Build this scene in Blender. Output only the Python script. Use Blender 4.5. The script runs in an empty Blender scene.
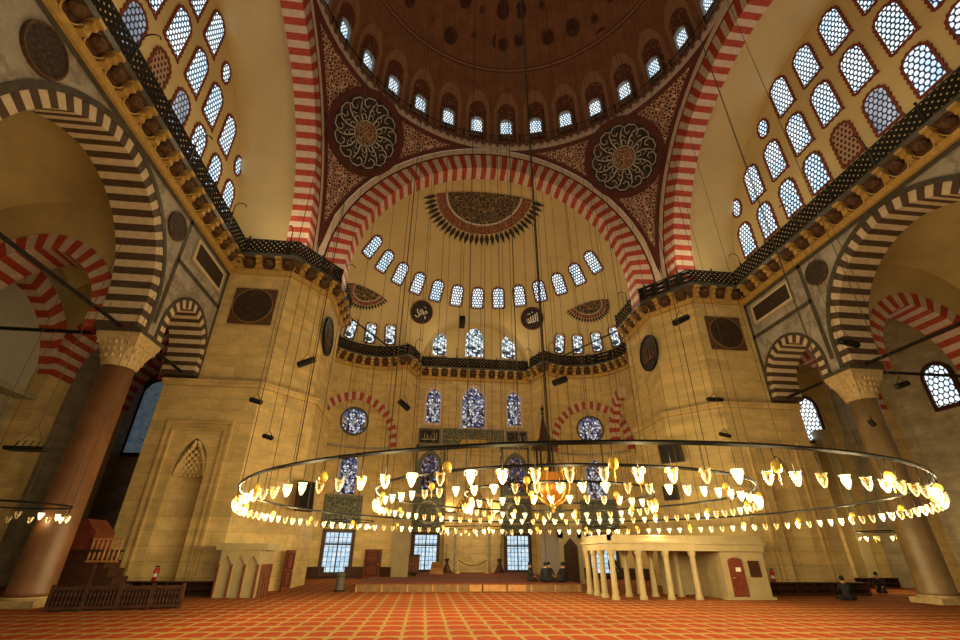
import bpy, math, random
from mathutils import Vector, Matrix
random.seed(7)
PI = math.pi
sin, cos, sqrt = math.sin, math.cos, math.sqrt
C = bpy.context.scene.collection
def V(*a): return Vector(a)
def R(d): return math.radians(d)

# ------------------------------------------------------------------ mesh builder
class MB:
    def __init__(s): s.v = []; s.f = []; s.m = []; s.uv = None
    def pts(s, L):
        n = len(s.v); s.v.extend([tuple(p) for p in L]); return list(range(n, n + len(L)))
    def face(s, idx, mi=0): s.f.append(tuple(idx)); s.m.append(mi)
    def poly(s, L, mi=0): s.face(s.pts(L), mi)
    def box(s, c, d, mi=0, rot=None):
        c = Vector(c); a, b, e = d[0] / 2, d[1] / 2, d[2] / 2
        P = [Vector((x, y, z)) for z in (-e, e) for x, y in ((-a, -b), (a, -b), (a, b), (-a, b))]
        if rot: P = [rot @ p for p in P]
        i = s.pts([c + p for p in P])
        for q in ((3, 2, 1, 0), (4, 5, 6, 7), (0, 1, 5, 4), (1, 2, 6, 5), (2, 3, 7, 6), (3, 0, 4, 7)):
            s.face([i[k] for k in q], mi)
    def box2(s, x0, x1, y0, y1, z0, z1, mi=0):
        s.box(((x0 + x1) / 2, (y0 + y1) / 2, (z0 + z1) / 2), (abs(x1 - x0), abs(y1 - y0), abs(z1 - z0)), mi)
    def tube(s, path, r, n=6, mi=0, closed=False, caps=True):
        path = [Vector(p) for p in path]; rings = []
        rr = r if isinstance(r, (list, tuple)) else [r] * len(path)
        for k, p in enumerate(path):
            a = path[(k - 1) % len(path)] if (k > 0 or closed) else p
            b = path[(k + 1) % len(path)] if (k < len(path) - 1 or closed) else p
            t = (b - a).normalized()
            up = Vector((0, 0, 1)) if abs(t.z) < .95 else Vector((0, 1, 0))
            x = t.cross(up).normalized(); y = x.cross(t)
            rings.append(s.pts([p + rr[k] * (cos(2 * PI * j / n) * x + sin(2 * PI * j / n) * y) for j in range(n)]))
        K = len(rings)
        for k in range(K if closed else K - 1):
            A, B = rings[k], rings[(k + 1) % K]
            for j in range(n): s.face((A[j], A[(j + 1) % n], B[(j + 1) % n], B[j]), mi)
        if caps and not closed: s.face(rings[0][::-1], mi); s.face(rings[-1], mi)
    def lathe(s, prof, n=16, c=(0, 0, 0), mi=0, a0=0, a1=2 * PI, caps=False):
        full = abs(a1 - a0 - 2 * PI) < 1e-6; m = n if full else n + 1; rows = []
        for r, z in prof:
            rows.append(s.pts([(c[0] + r * cos(a0 + (a1 - a0) * j / n), c[1] + r * sin(a0 + (a1 - a0) * j / n), c[2] + z) for j in range(m)]))
        for k in range(len(rows) - 1):
            for j in range(n):
                j2 = (j + 1) % m
                s.face((rows[k][j], rows[k][j2], rows[k + 1][j2], rows[k + 1][j]), mi)
        if caps: s.face(rows[0][::-1], mi); s.face(rows[-1], mi)
    def prism(s, P2, M, d0, d1, mi=0, mi2=None):
        A = s.pts([M(x, z, d0) for x, z in P2]); B = s.pts([M(x, z, d1) for x, z in P2]); n = len(P2)
        s.face(A, mi); s.face(B[::-1], mi)
        for k in range(n): s.face((A[k], B[k], B[(k + 1) % n], A[(k + 1) % n]), mi if mi2 is None else mi2)
    def ring2(s, P, Q, M, d0, d1, mi=0):          # band between two closed 2D outlines P (inner), Q (outer)
        n = len(P)
        a = s.pts([M(x, z, d0) for x, z in P]); b = s.pts([M(x, z, d0) for x, z in Q])
        c = s.pts([M(x, z, d1) for x, z in P]); d = s.pts([M(x, z, d1) for x, z in Q])
        for k in range(n):
            j = (k + 1) % n
            s.face((a[k], a[j], b[j], b[k]), mi); s.face((c[k], d[k], d[j], c[j]), mi)
            s.face((a[k], c[k], c[j], a[j]), mi); s.face((b[k], b[j], d[j], d[k]), mi)
    def grid(s, fn, nu, nv, mi=0, uvfn=None):
        idx = [[None] * (nv + 1) for _ in range(nu + 1)]
        for i in range(nu + 1):
            for j in range(nv + 1):
                idx[i][j] = s.pts([fn(i / nu, j / nv)])[0]
                if uvfn:
                    if s.uv is None: s.uv = {}
                    s.uv[idx[i][j]] = uvfn(i / nu, j / nv)
        for i in range(nu):
            for j in range(nv): s.face((idx[i][j], idx[i + 1][j], idx[i + 1][j + 1], idx[i][j + 1]), mi)
    def sphere(s, c, r, n=10, m=6, mi=0):
        rx, ry, rz = r if isinstance(r, (tuple, list)) else (r, r, r)
        s.grid(lambda u, v: (c[0] + rx * cos(2 * PI * u) * sin(PI * v), c[1] + ry * sin(2 * PI * u) * sin(PI * v), c[2] + rz * cos(PI * v)), n, m, mi)
    def clip(s, f):                                # keep where f > 0
        nf, nm = [], []; cache = {}
        val = [f(Vector(p)) for p in s.v]
        def cut(a, b):
            k = (min(a, b), max(a, b))
            if k in cache: return cache[k]
            A, B = Vector(s.v[a]), Vector(s.v[b]); lo, hi = (A, B) if val[a] > 0 else (B, A)
            for _ in range(14):
                mid = (lo + hi) / 2
                if f(mid) > 0: lo = mid
                else: hi = mid
            s.v.append(tuple(lo)); val.append(1e-9); cache[k] = len(s.v) - 1
            return cache[k]
        for q, mi in zip(s.f, s.m):
            tris = [q] if len(q) == 3 else [(q[0], q[k], q[k + 1]) for k in range(1, len(q) - 1)]
            if all(val[i] > 0 for i in q): nf.append(q); nm.append(mi); continue
            if all(val[i] <= 0 for i in q): continue
            for t in tris:
                out = []
                for k in range(3):
                    a, b = t[k], t[(k + 1) % 3]
                    if val[a] > 0: out.append(a)
                    if (val[a] > 0) != (val[b] > 0): out.append(cut(a, b))
                if len(out) >= 3: nf.append(tuple(out)); nm.append(mi)
        s.f, s.m = nf, nm; return s
    def mesh(s, name, mats, smooth=False):
        used = sorted({i for q in s.f for i in q}); mp = {o: k for k, o in enumerate(used)}
        me = bpy.data.meshes.new(name)
        me.from_pydata([s.v[i] for i in used], [], [[mp[i] for i in q] for q in s.f])
        mats = mats if isinstance(mats, (list, tuple)) else [mats]
        for m in mats: me.materials.append(m)
        me.polygons.foreach_set('material_index', s.m)
        if smooth: me.polygons.foreach_set('use_smooth', [True] * len(s.f))
        if s.uv:
            L = me.uv_layers.new(name='UVMap')
            for lp in me.loops: L.data[lp.index].uv = s.uv.get(used[lp.vertex_index], (0, 0))
        me.update(); return me
    def build(s, name, mats, parent=None, smooth=False, loc=None):
        return link(name, s.mesh(name, mats, smooth), parent, loc)

def link(name, me, parent=None, loc=None, rot=None):
    o = bpy.data.objects.new(name, me); C.objects.link(o)
    if parent: o.parent = parent
    if loc is not None: o.location = loc
    if rot is not None: o.rotation_euler = rot
    return o
def tag(o, label, cat, group=None, kind=None):
    o['label'] = label; o['category'] = cat
    if group: o['group'] = group
    if kind: o['kind'] = kind
    return o
def thing(name, label, cat, loc=(0, 0, 0), rot=None, group=None, kind=None):
    o = bpy.data.objects.new(name, None); C.objects.link(o); o.location = loc; o.empty_display_size = .1
    if rot is not None:
        if isinstance(rot, Matrix): o.rotation_euler = rot.to_euler()
        else: o.rotation_euler = rot
    return tag(o, label, cat, group, kind)
def struct(o, label=None, cat=None):
    o['kind'] = 'structure'
    if label: o['label'] = label
    if cat: o['category'] = cat
    return o
def plane(o, u, w):                                # map (x, z, depth) -> 3D, z is up
    o, u, w = Vector(o), Vector(u), Vector(w)
    return lambda x, z, d: o + u * x + Vector((0, 0, z)) + w * d

# ------------------------------------------------------------------ materials
MATS = {}
class NT:
    def __init__(s, name):
        s.mat = bpy.data.materials.new(name); s.mat.use_nodes = True; s.t = s.mat.node_tree; s.t.nodes.clear()
        s.out = s.t.nodes.new('ShaderNodeOutputMaterial')
    def n(s, typ, **kw):
        nd = s.t.nodes.new(typ)
        for k, v in kw.items(): setattr(nd, k, v)
        return nd
    def con(s, a, b): s.t.links.new(a, b)
    def put(s, sock, v):
        if isinstance(v, bpy.types.NodeSocket): s.con(v, sock)
        else: sock.default_value = v
    def m(s, op, a, b=0., c=None):
        nd = s.n('ShaderNodeMath', operation=op); s.put(nd.inputs[0], a); s.put(nd.inputs[1], b)
        if c is not None: s.put(nd.inputs[2], c)
        return nd.outputs[0]
    def mix(s, f, a, b):
        nd = s.n('ShaderNodeMix', data_type='RGBA'); s.put(nd.inputs[0], f)
        s.put(nd.inputs[6], a if isinstance(a, bpy.types.NodeSocket) else (*a, 1)); s.put(nd.inputs[7], b if isinstance(b, bpy.types.NodeSocket) else (*b, 1))
        return nd.outputs[2]
    def xyz(s, v):
        nd = s.n('ShaderNodeSeparateXYZ'); s.con(v, nd.inputs[0]); return nd.outputs
    def vec(s, x, y, z=0.):
        nd = s.n('ShaderNodeCombineXYZ'); s.put(nd.inputs[0], x); s.put(nd.inputs[1], y); s.put(nd.inputs[2], z); return nd.outputs[0]
    def pos(s): return s.n('ShaderNodeNewGeometry').outputs['Position']
    def obj(s): return s.n('ShaderNodeTexCoord').outputs['Object']
    def uv(s): return s.n('ShaderNodeTexCoord').outputs['UV']
    def noise(s, vec, scale, detail=3, rough=.6):
        nd = s.n('ShaderNodeTexNoise'); s.con(vec, nd.inputs['Vector']); nd.inputs['Scale'].default_value = scale
        nd.inputs['Detail'].default_value = detail; nd.inputs['Roughness'].default_value = rough; return nd.outputs[0]
    def vor(s, vec, scale, feature='F1', rnd=1., out='Distance'):
        nd = s.n('ShaderNodeTexVoronoi', feature=feature); s.con(vec, nd.inputs['Vector']); nd.inputs['Scale'].default_value = scale
        nd.inputs['Randomness'].default_value = rnd; return nd.outputs[out]
    def step(s, x, lo, hi):
        nd = s.n('ShaderNodeMapRange'); nd.clamp = True; s.put(nd.inputs[0], x); nd.inputs[1].default_value = lo; nd.inputs[2].default_value = hi; return nd.outputs[0]
    def bsdf(s, col, rough=.7, metal=0., bump=None, spec=.3):
        b = s.n('ShaderNodeBsdfPrincipled'); s.put(b.inputs['Base Color'], col if isinstance(col, bpy.types.NodeSocket) else (*col, 1))
        s.put(b.inputs['Roughness'], rough); b.inputs['Metallic'].default_value = metal; b.inputs['Specular IOR Level'].default_value = spec
        if bump is not None:
            bn = s.n('ShaderNodeBump'); bn.inputs['Strength'].default_value = .35; bn.inputs['Distance'].default_value = .03
            s.con(bump, bn.inputs['Height']); s.con(bn.outputs[0], b.inputs['Normal'])
        return b.outputs[0]
    def emit(s, col, st):
        e = s.n('ShaderNodeEmission'); s.put(e.inputs[0], col if isinstance(col, bpy.types.NodeSocket) else (*col, 1)); s.put(e.inputs[1], st); return e.outputs[0]
    def mixs(s, f, a, b):
        nd = s.n('ShaderNodeMixShader'); s.put(nd.inputs[0], f); s.con(a, nd.inputs[1]); s.con(b, nd.inputs[2]); return nd.outputs[0]
    def done(s, sh): s.con(sh, s.out.inputs[0]); return s.mat
def scl(c, k): return tuple(min(1, x * k) for x in c)
def simple(name, col, rough=.7, metal=0., scale=3., amt=.25, bump=False, spec=.3):
    t = NT(name); nz = t.noise(t.pos(), scale, 4)
    c = t.mix(t.step(nz, .3, .7), scl(col, 1 - amt), scl(col, 1 + amt))
    return t.done(t.bsdf(c, rough, metal, nz if bump else None, spec))
def ashlar(name, col, w=1.5, h=.62, line=.72, amt=.16, rough=.65):
    t = NT(name); x, y, z = t.xyz(t.pos())[:3]
    br = t.n('ShaderNodeTexBrick'); t.con(t.vec(t.m('ADD', t.m('MULTIPLY', x, .94), t.m('MULTIPLY', y, .83)), z), br.inputs['Vector'])
    br.inputs['Scale'].default_value = 1; br.inputs['Brick Width'].default_value = w; br.inputs['Row Height'].default_value = h
    br.inputs['Mortar Size'].default_value = .018; br.inputs['Mortar Smooth'].default_value = .6
    br.inputs['Color1'].default_value = (*scl(col, 1.08), 1); br.inputs['Color2'].default_value = (*scl(col, .9), 1); br.inputs['Mortar'].default_value = (*scl(col, line), 1)
    nz = t.noise(t.vec(t.m('ADD', x, y), t.m('MULTIPLY', y, .5), t.m('MULTIPLY', z, 2.2)), .9, 5, .65)
    k = t.mix(t.step(nz, .3, .72), (1 - amt * 1.6,) * 3, (1 + amt,) * 3)
    mu = t.n('ShaderNodeMix', data_type='RGBA', blend_type='MULTIPLY'); mu.inputs[0].default_value = 1
    t.con(br.outputs[0], mu.inputs[6]); t.con(k, mu.inputs[7])
    return t.done(t.bsdf(mu.outputs[2], rough, 0, nz))
STONE = (.66, .47, .20)
M = MATS
M['stone'] = ashlar('limestone_ashlar', STONE)
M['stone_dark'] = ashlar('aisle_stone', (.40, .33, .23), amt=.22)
M['stone_warm'] = ashlar('qibla_wall_stone', (.60, .42, .20), 1.2, .55, .62)
M['plaster'] = simple('cream_plaster', (.58, .435, .215), .8, scale=.35, amt=.09)
M['plaster_aisle'] = simple('aisle_plaster', (.58, .45, .20), .8, scale=.5, amt=.14)
M['red'] = simple('red_stone', (.40, .055, .035), .6, scale=4, amt=.22)
M['pink'] = simple('pale_pink_stone', (.60, .45, .36), .6, scale=4, amt=.14)
M['black'] = simple('dark_brown_stone', (.085, .05, .032), .55, scale=4, amt=.25)
M['cream'] = simple('cream_stone', (.60, .47, .32), .6, scale=4, amt=.14)
M['darkband'] = simple('dark_green_marble', (.075, .062, .045), .5, amt=.3)
M['iron'] = simple('black_iron', (.018, .016, .015), .5, .6, amt=.3)
M['cable'] = simple('steel_cable', (.075, .05, .025), .6, .2, amt=.2)
M['brown'] = simple('carved_brown_panel', (.10, .045, .022), .6, scale=6, amt=.5)
M['gilt'] = simple('ochre_gilt', (.50, .31, .09), .5, .15, scale=5, amt=.2)
M['gold'] = simple('polished_brass', (.95, .60, .14), .28, .75, amt=.08)
M['wood'] = simple('dark_walnut', (.055, .020, .011), .5, scale=5, amt=.35)
M['redwood'] = simple('red_brown_wood', (.16, .035, .018), .5, scale=5, amt=.3)
M['lightwood'] = simple('turned_light_wood', (.42, .20, .07), .5, amt=.2)
M['white'] = simple('white_marble', (.40, .31, .165), .45, scale=2, amt=.12)
M['whiteband'] = simple('pale_border_paint', (.66, .50, .40), .7, amt=.1)
M['burg'] = simple('burgundy_paint', (.085, .018, .014), .7, amt=.2)
M['greenmarble'] = simple('grey_green_tile', (.13, .13, .095), .4, scale=3, amt=.4)
M['porph'] = simple('porphyry', (.20, .085, .035), .42, scale=1.2, amt=.28, spec=.5)
M['porph2'] = simple('grey_brown_granite', (.25, .16, .07), .42, scale=1.2, amt=.28, spec=.5)
M['capst'] = simple('carved_capital_stone', (.52, .37, .18), .6, scale=6, amt=.22, bump=True)
M['greyplaster'] = simple('grey_plaster', (.46, .43, .36), .8, scale=.6, amt=.12)
M['winred'] = simple('dark_red_border', (.17, .038, .026), .7, amt=.2)
M['letter'] = simple('white_lettering', (.8, .74, .64), .6, amt=.05)
M['reveal'] = simple('grey_window_reveal', (.30, .27, .25), .7, amt=.1)
M['darkcarpet'] = simple('dark_red_carpet', (.16, .035, .018), .95, scale=5, amt=.3)
M['plank'] = simple('brown_plank', (.20, .105, .04), .6, scale=4, amt=.3)
M['cloth'] = simple('dark_navy_cloth', (.014, .014, .022), .8, amt=.3)
M['cloth2'] = simple('charcoal_cloth', (.03, .026, .024), .8, amt=.3)
M['skin'] = simple('skin', (.40, .22, .13), .6, amt=.1)
M['hair'] = simple('dark_hair', (.012, .009, .008), .6, amt=.2)
M['redpaint'] = simple('red_paint', (.55, .02, .015), .35, amt=.1)
M['paper'] = simple('white_paper', (.8, .78, .72), .7, amt=.03)
M['tile'] = simple('post_stone_grey', (.09, .085, .07), .6, amt=.2)
M['book'] = simple('book_spines', (.16, .07, .035), .7, scale=9, amt=.8)

def marble():
    t = NT('grey_white_marble'); p = t.pos(); nz = t.noise(p, .8, 6, .7)
    v = t.m('ABSOLUTE', t.m('SUBTRACT', t.noise(p, .45, 5, .7), .5))
    c = t.mix(t.step(nz, .3, .7), (.30, .255, .205), (.47, .41, .34)); c = t.mix(t.step(v, 0, .06), (.24, .20, .16), c)
    return t.done(t.bsdf(c, .45))
M['marble'] = marble()
def ornate(name, dark, light, scale, lo=.05, hi=.11, coords='obj'):     # painted scrollwork / calligraphy-like tracery
    t = NT(name); p = t.obj() if coords == 'obj' else t.pos()
    nd = t.n('ShaderNodeTexNoise'); t.con(p, nd.inputs['Vector']); nd.inputs['Scale'].default_value = scale * .35
    ad = t.n('ShaderNodeVectorMath', operation='MULTIPLY_ADD'); t.con(nd.outputs['Color'], ad.inputs[0]); ad.inputs[1].default_value = (.9 / scale * 3,) * 3; t.con(p, ad.inputs[2])
    d = t.vor(ad.outputs[0], scale, 'DISTANCE_TO_EDGE')
    c = t.mix(t.step(d, lo, hi), light, dark)
    return t.done(t.bsdf(c, .6))
M['roundel'] = ornate('gilt_calligraphy_roundel', (.026, .013, .008), (.085, .045, .018), 6, .02, .07)
M['rosette'] = ornate('painted_rosette', (.028, .022, .018), (.30, .17, .07), 3.2, .03, .09)
M['rosette_rim'] = ornate('painted_rosette_rim', (.16, .035, .022), (.45, .27, .16), 4.5, .02, .05)
M['medal'] = ornate('painted_medallion_ground', (.016, .011, .011), (.07, .03, .025), 1.6, .02, .06)
M['medalmid'] = ornate('painted_medallion_heart', (.10, .03, .02), (.42, .27, .17), 4.5, .03, .12)
M['silver'] = simple('silver_calligraphy', (.52, .46, .40), .6, amt=.1)
M['tilepanel'] = ornate('tile_panel', (.06, .07, .055), (.22, .21, .15), 4, .03, .12)

def carpet():
    t = NT('prayer_carpet'); x, y, z = t.xyz(t.pos())[:3]
    cu = t.m('FRACT', t.m('ADD', t.m('DIVIDE', x, .535), 40.)); cv = t.m('FRACT', t.m('ADD', t.m('DIVIDE', y, .87), 40.))
    du = t.m('ABSOLUTE', t.m('SUBTRACT', cu, .5))
    top = t.m('SUBTRACT', .90, t.m('MULTIPLY', t.m('POWER', du, 2.2), 1.3))          # arched head of every niche
    e1 = t.step(t.m('SUBTRACT', .425, du), -.012, .012); e2 = t.step(t.m('SUBTRACT', top, cv), -.015, .015); e3 = t.step(t.m('SUBTRACT', cv, .10), -.015, .015)
    ins = t.m('MULTIPLY', t.m('MULTIPLY', e1, e2), e3)
    nz = t.noise(t.pos(), 6, 3)
    red = t.mix(t.step(nz, .3, .7), (.215, .030, .009), (.275, .043, .010)); yel = t.mix(nz, (.22, .125, .036), (.30, .185, .066))
    c = t.mix(ins, yel, red)
    w = t.noise(t.pos(), .25, 2); mu = t.n('ShaderNodeMix', data_type='RGBA', blend_type='MULTIPLY'); mu.inputs[0].default_value = 1
    t.con(c, mu.inputs[6]); t.con(t.mix(t.step(w, .35, .65), (.85,) * 3, (1.05,) * 3), mu.inputs[7])
    return t.done(t.bsdf(mu.outputs[2], .95, 0, None, .05))
M['carpet'] = carpet()

WIN = 1.5
def hexpane(name, cell, st, cola=(.62, .84, 1.0), colb=(.92, .98, 1.0), lat=(.02, .03, .05), open_=.365, haze=0.):
    t = NT(name); x, y, z = t.xyz(t.obj())[:3]; u = t.m('DIVIDE', x, cell); v = t.m('DIVIDE', z, cell * 1.2)
    def cd(ou, ov):
        a = t.m('SUBTRACT', t.m('FRACT', t.m('ADD', u, 50 + ou)), .5)
        b = t.m('MULTIPLY', t.m('SUBTRACT', t.m('FRACT', t.m('ADD', t.m('DIVIDE', v, 1.732), 50 + ov)), .5), 1.732)
        return t.m('SQRT', t.m('ADD', t.m('MULTIPLY', a, a), t.m('MULTIPLY', b, b)))
    d = t.m('MINIMUM', cd(0, 0), cd(.5, .5)); k = t.step(d, open_ + .05, open_ - .05)
    nz = t.noise(t.pos(), .55, 2)
    e = t.emit(t.mix(t.step(nz, .38, .62), cola, colb), t.m('MULTIPLY', k, st))
    return t.done(t.mixs(t.m('MULTIPLY', k, .98), t.bsdf(lat, .6), e))
M['pane'] = hexpane('honeycomb_glass', .25, WIN)
M['pane_fine'] = hexpane('fine_honeycomb_glass', .23, WIN, open_=.39)
M['pane_big'] = hexpane('round_cell_glass', .27, WIN * .9, (.50, .70, 1.0), (.85, .92, 1.0), (.02, .03, .06), .40)
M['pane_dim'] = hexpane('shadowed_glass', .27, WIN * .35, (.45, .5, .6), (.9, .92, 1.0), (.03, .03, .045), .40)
M['pane_side'] = hexpane('aisle_glass', .30, WIN, (.7, .88, 1.0), (.95, .98, 1.0), (.02, .03, .05), .42)
def grille():
    t = NT('terracotta_grille'); x, y, z = t.xyz(t.obj())[:3]
    def cd(o):
        a = t.m('SUBTRACT', t.m('FRACT', t.m('ADD', t.m('DIVIDE', x, .27), 50 + o)), .5)
        b = t.m('MULTIPLY', t.m('SUBTRACT', t.m('FRACT', t.m('ADD', t.m('DIVIDE', z, .56), 50 + o)), .5), 1.732)
        return t.m('SQRT', t.m('ADD', t.m('MULTIPLY', a, a), t.m('MULTIPLY', b, b)))
    k = t.step(t.m('MINIMUM', cd(0), cd(.5)), .33, .28)
    return t.done(t.bsdf(t.mix(k, (.42, .25, .17), (.05, .03, .025)), .8))
M['grille'] = grille()
def stained(name, scale, cols, st):
    t = NT(name); p = t.obj(); e = t.vor(p, scale, 'DISTANCE_TO_EDGE'); cn = t.vor(p, scale, 'F1', 1., 'Color')
    r = t.xyz(cn)[0]; rp = t.n('ShaderNodeValToRGB'); rp.color_ramp.interpolation = 'CONSTANT'
    els = rp.color_ramp.elements
    while len(els) < len(cols): els.new(.5)
    for k, c in enumerate(cols): els[k].position = k / len(cols); els[k].color = (*c, 1)
    t.con(r, rp.inputs[0]); k = t.step(e, .06, .12)
    return t.done(t.mixs(k, t.bsdf((.02, .015, .015), .6), t.emit(rp.outputs[0], st)))
M['stained'] = stained('stained_glass', 5.2, [(.75, .76, .8), (.16, .17, .34), (.48, .49, .56), (.06, .05, .09), (.8, .8, .84), (.22, .22, .38), (.22, .13, .17), (.34, .33, .28), (.03, .03, .05), (.6, .6, .64)], .95)
M['stained_white'] = stained('pale_stained_glass', 4.0, [(.9, .97, 1), (.6, .75, .8), (.85, .95, .95), (.22, .3, .33), (.95, 1, 1), (.85, .95, .9), (.04, .05, .06)], 1.35)
M['stained_dim'] = stained('dim_stained_glass', 4.5, [(.5, .45, .5), (.08, .1, .3), (.35, .3, .3), (.3, .12, .1), (.12, .1, .1), (.03, .02, .02)], .55)
def daylight(name, st):
    t = NT(name); x, y, z = t.xyz(t.obj())[:3]; nz = t.noise(t.obj(), 2.6, 4)
    c = t.mix(t.step(nz, .35, .6), (.36, .62, .90), (.82, .95, 1.0)); c = t.mix(t.step(t.noise(t.obj(), 5, 3), .58, .7), c, (.12, .26, .22))
    return t.done(t.emit(c, st))
M['daypane'] = daylight('daylit_clear_glass', 1.0)
M['bluepane'] = daylight('blue_aisle_glass', .075)
def glow(name, col, st):
    t = NT(name); m = t.done(t.emit(col, st)); m.cycles.emission_sampling = 'NONE'; return m
M['globe'] = simple('amber_yellow_glass', (.85, .55, .08), .25, .1, amt=.05, spec=.7)
M['lit'] = glow('lit_lamp_glass', (1.0, .84, .40), 2.6)
M['litgold'] = glow('glowing_bulb', (1.0, .75, .3), 3.)
def glasscup():
    t = NT('clear_lamp_glass'); lw = t.n('ShaderNodeLayerWeight'); lw.inputs[0].default_value = .45
    b = t.n('ShaderNodeBsdfPrincipled'); b.inputs['Base Color'].default_value = (.95, .85, .60, 1); b.inputs['Roughness'].default_value = .12; b.inputs['Specular IOR Level'].default_value = .8
    tr = t.n('ShaderNodeBsdfTransparent')
    tl = t.n('ShaderNodeBsdfTranslucent'); tl.inputs[0].default_value = (1, .92, .7, 1)
    a = t.n('ShaderNodeAddShader'); t.con(b.outputs[0], a.inputs[0]); t.con(tl.outputs[0], a.inputs[1])
    return t.done(t.mixs(t.step(lw.outputs['Facing'], .05, .75), tr.outputs[0], a.outputs[0]))
M['glass'] = glasscup()
def lattice():
    t = NT('iron_lattice'); x, y, z = t.xyz(t.pos())[:3]; h = t.m('ADD', x, y)
    a = t.m('ABSOLUTE', t.m('SUBTRACT', t.m('FRACT', t.m('ADD', t.m('DIVIDE', t.m('ADD', h, z), .34), 100)), .5))
    b = t.m('ABSOLUTE', t.m('SUBTRACT', t.m('FRACT', t.m('ADD', t.m('DIVIDE', t.m('SUBTRACT', h, z), .34), 100)), .5))
    hole = t.step(t.m('MAXIMUM', a, b), .17, .13)
    return t.done(t.mixs(hole, t.bsdf((.016, .014, .012), .9, 0, None, .05), t.n('ShaderNodeBsdfTransparent').outputs[0]))
M['lattice'] = lattice()
def floral(name, dark, light, s=1.0):
    t = NT(name); p = t.pos(); d = t.vor(p, 2.6 * s, 'DISTANCE_TO_EDGE'); d2 = t.vor(p, 5.2 * s, 'F1')
    k = t.m('MAXIMUM', t.step(d, .09, .05), t.step(d2, .24, .18))
    return t, t.mix(k, dark, light)
def pendentive():
    t, fl = floral('painted_pendentive', (.085, .022, .017), (.62, .40, .29), 1.7)
    u, v, _ = t.xyz(t.uv())[:3]                    # u: distance from the arch border, v: distance below the dome ring (metres)
    inn = t.m('MULTIPLY', t.step(u, .30, .36), t.step(v, .34, .40))
    ring1 = t.m('MULTIPLY', t.step(u, .0, .02), 1.)
    c = t.mix(inn, (.095, .020, .016), fl)
    return t.done(t.bsdf(c, .7))
M['pend'] = pendentive()
def frieze():
    t, fl = floral('painted_frieze', (.14, .05, .035), (.46, .27, .18), 1.3)
    u, v, _ = t.xyz(t.uv())[:3]
    tooth = t.m('ABSOLUTE', t.m('SUBTRACT', t.m('FRACT', u), .5))
    lim = t.m('ADD', .42, t.m('MULTIPLY', t.step(tooth, .2, .3), .24))
    k = t.step(t.m('SUBTRACT', lim, v), -.03, .03)
    c = t.mix(k, fl, (.62, .48, .40)); c = t.mix(t.step(v, .0, .02), (.06, .02, .015), c)
    return t.done(t.bsdf(c, .7))
M['frieze'] = frieze()
def domepaint():
    t = NT('painted_dome'); u, v, _ = t.xyz(t.uv())[:3]; p = t.pos()          # u: one unit per window bay, v: height above the gallery (m)
    du = t.m('ABSOLUTE', t.m('SUBTRACT', t.m('FRACT', u), .5))
    top = t.m('SUBTRACT', 6.5, t.m('MULTIPLY', t.m('POWER', du, 2.4), 14.))
    inn = t.m('MULTIPLY', t.step(t.m('SUBTRACT', top, v), -.04, .04), t.step(t.m('SUBTRACT', .42, du), -.01, .01))
    core = t.m('MULTIPLY', t.step(t.m('SUBTRACT', t.m('SUBTRACT', top, 1.15), v), -.04, .04), t.step(t.m('SUBTRACT', .30, du), -.01, .01))
    nz = t.noise(p, 1.1, 4)
    base = t.mix(t.step(nz, .35, .65), (.25, .110, .060), (.33, .150, .080))
    tan = t.mix(nz, (.38, .195, .110), (.46, .25, .14))
    flo = t.mix(t.step(t.vor(p, 3.6, 'F1'), .28, .20), (.17, .06, .04), (.46, .24, .14))
    c = t.mix(inn, base, tan); c = t.mix(core, c, flo)
    ringk = t.m('ABSOLUTE', t.m('SUBTRACT', v, 8.65)); c = t.mix(t.step(ringk, .26, .20), c, (.15, .06, .038)); c = t.mix(t.step(ringk, .10, .06), c, (.42, .22, .13))
    spots = t.m('MULTIPLY', t.step(t.vor(t.vec(t.m('MULTIPLY', u, 1.), t.m('DIVIDE', v, 2.6)), 1., 'F1', .35), .34, .29), t.step(v, 9.2, 9.3))
    c = t.mix(t.m('MULTIPLY', spots, t.step(t.noise(p, 2.2, 3), .33, .42)), c, (.09, .034, .026))
    return t.done(t.bsdf(c, .75))
M['dome'] = domepaint()

# ------------------------------------------------------------------ 2D outlines
def outline(w, h, kind='round', n=14):
    a = w / 2
    if kind == 'oval': return [(a * cos(2 * PI * k / 28), h / 2 * sin(2 * PI * k / 28)) for k in range(28)]
    if kind == 'rect': return [(-a, -h / 2), (a, -h / 2), (a, h / 2), (-a, h / 2)]
    L = [(-a, -h / 2), (a, -h / 2)]
    if kind == 'round':
        zc = h / 2 - a
        L += [(a * cos(PI * k / n), zc + a * sin(PI * k / n)) for k in range(n + 1)]
    else:                                          # pointed
        e = a * .5; r = a + e; am = math.acos(e / r); zc = h / 2 - r * sin(am)
        arc = [(-e + r * cos(am * k / 7), zc + r * sin(am * k / 7)) for k in range(8)]
        L += arc + [(-x, z) for x, z in arc[-2::-1]]
    return L
def resample(P, ds):
    out = []; n = len(P)
    for k in range(n):
        a, b = P[k], P[(k + 1) % n]; d = math.hypot(b[0] - a[0], b[1] - a[1])
        if d < 1e-6: continue
        m = max(1, round(d / ds)); out += [(a[0] + (b[0] - a[0]) * j / m, a[1] + (b[1] - a[1]) * j / m) for j in range(m)]
    if len(out) % 2: out.append(((out[-1][0] + out[0][0]) / 2, (out[-1][1] + out[0][1]) / 2))
    return out
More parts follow.
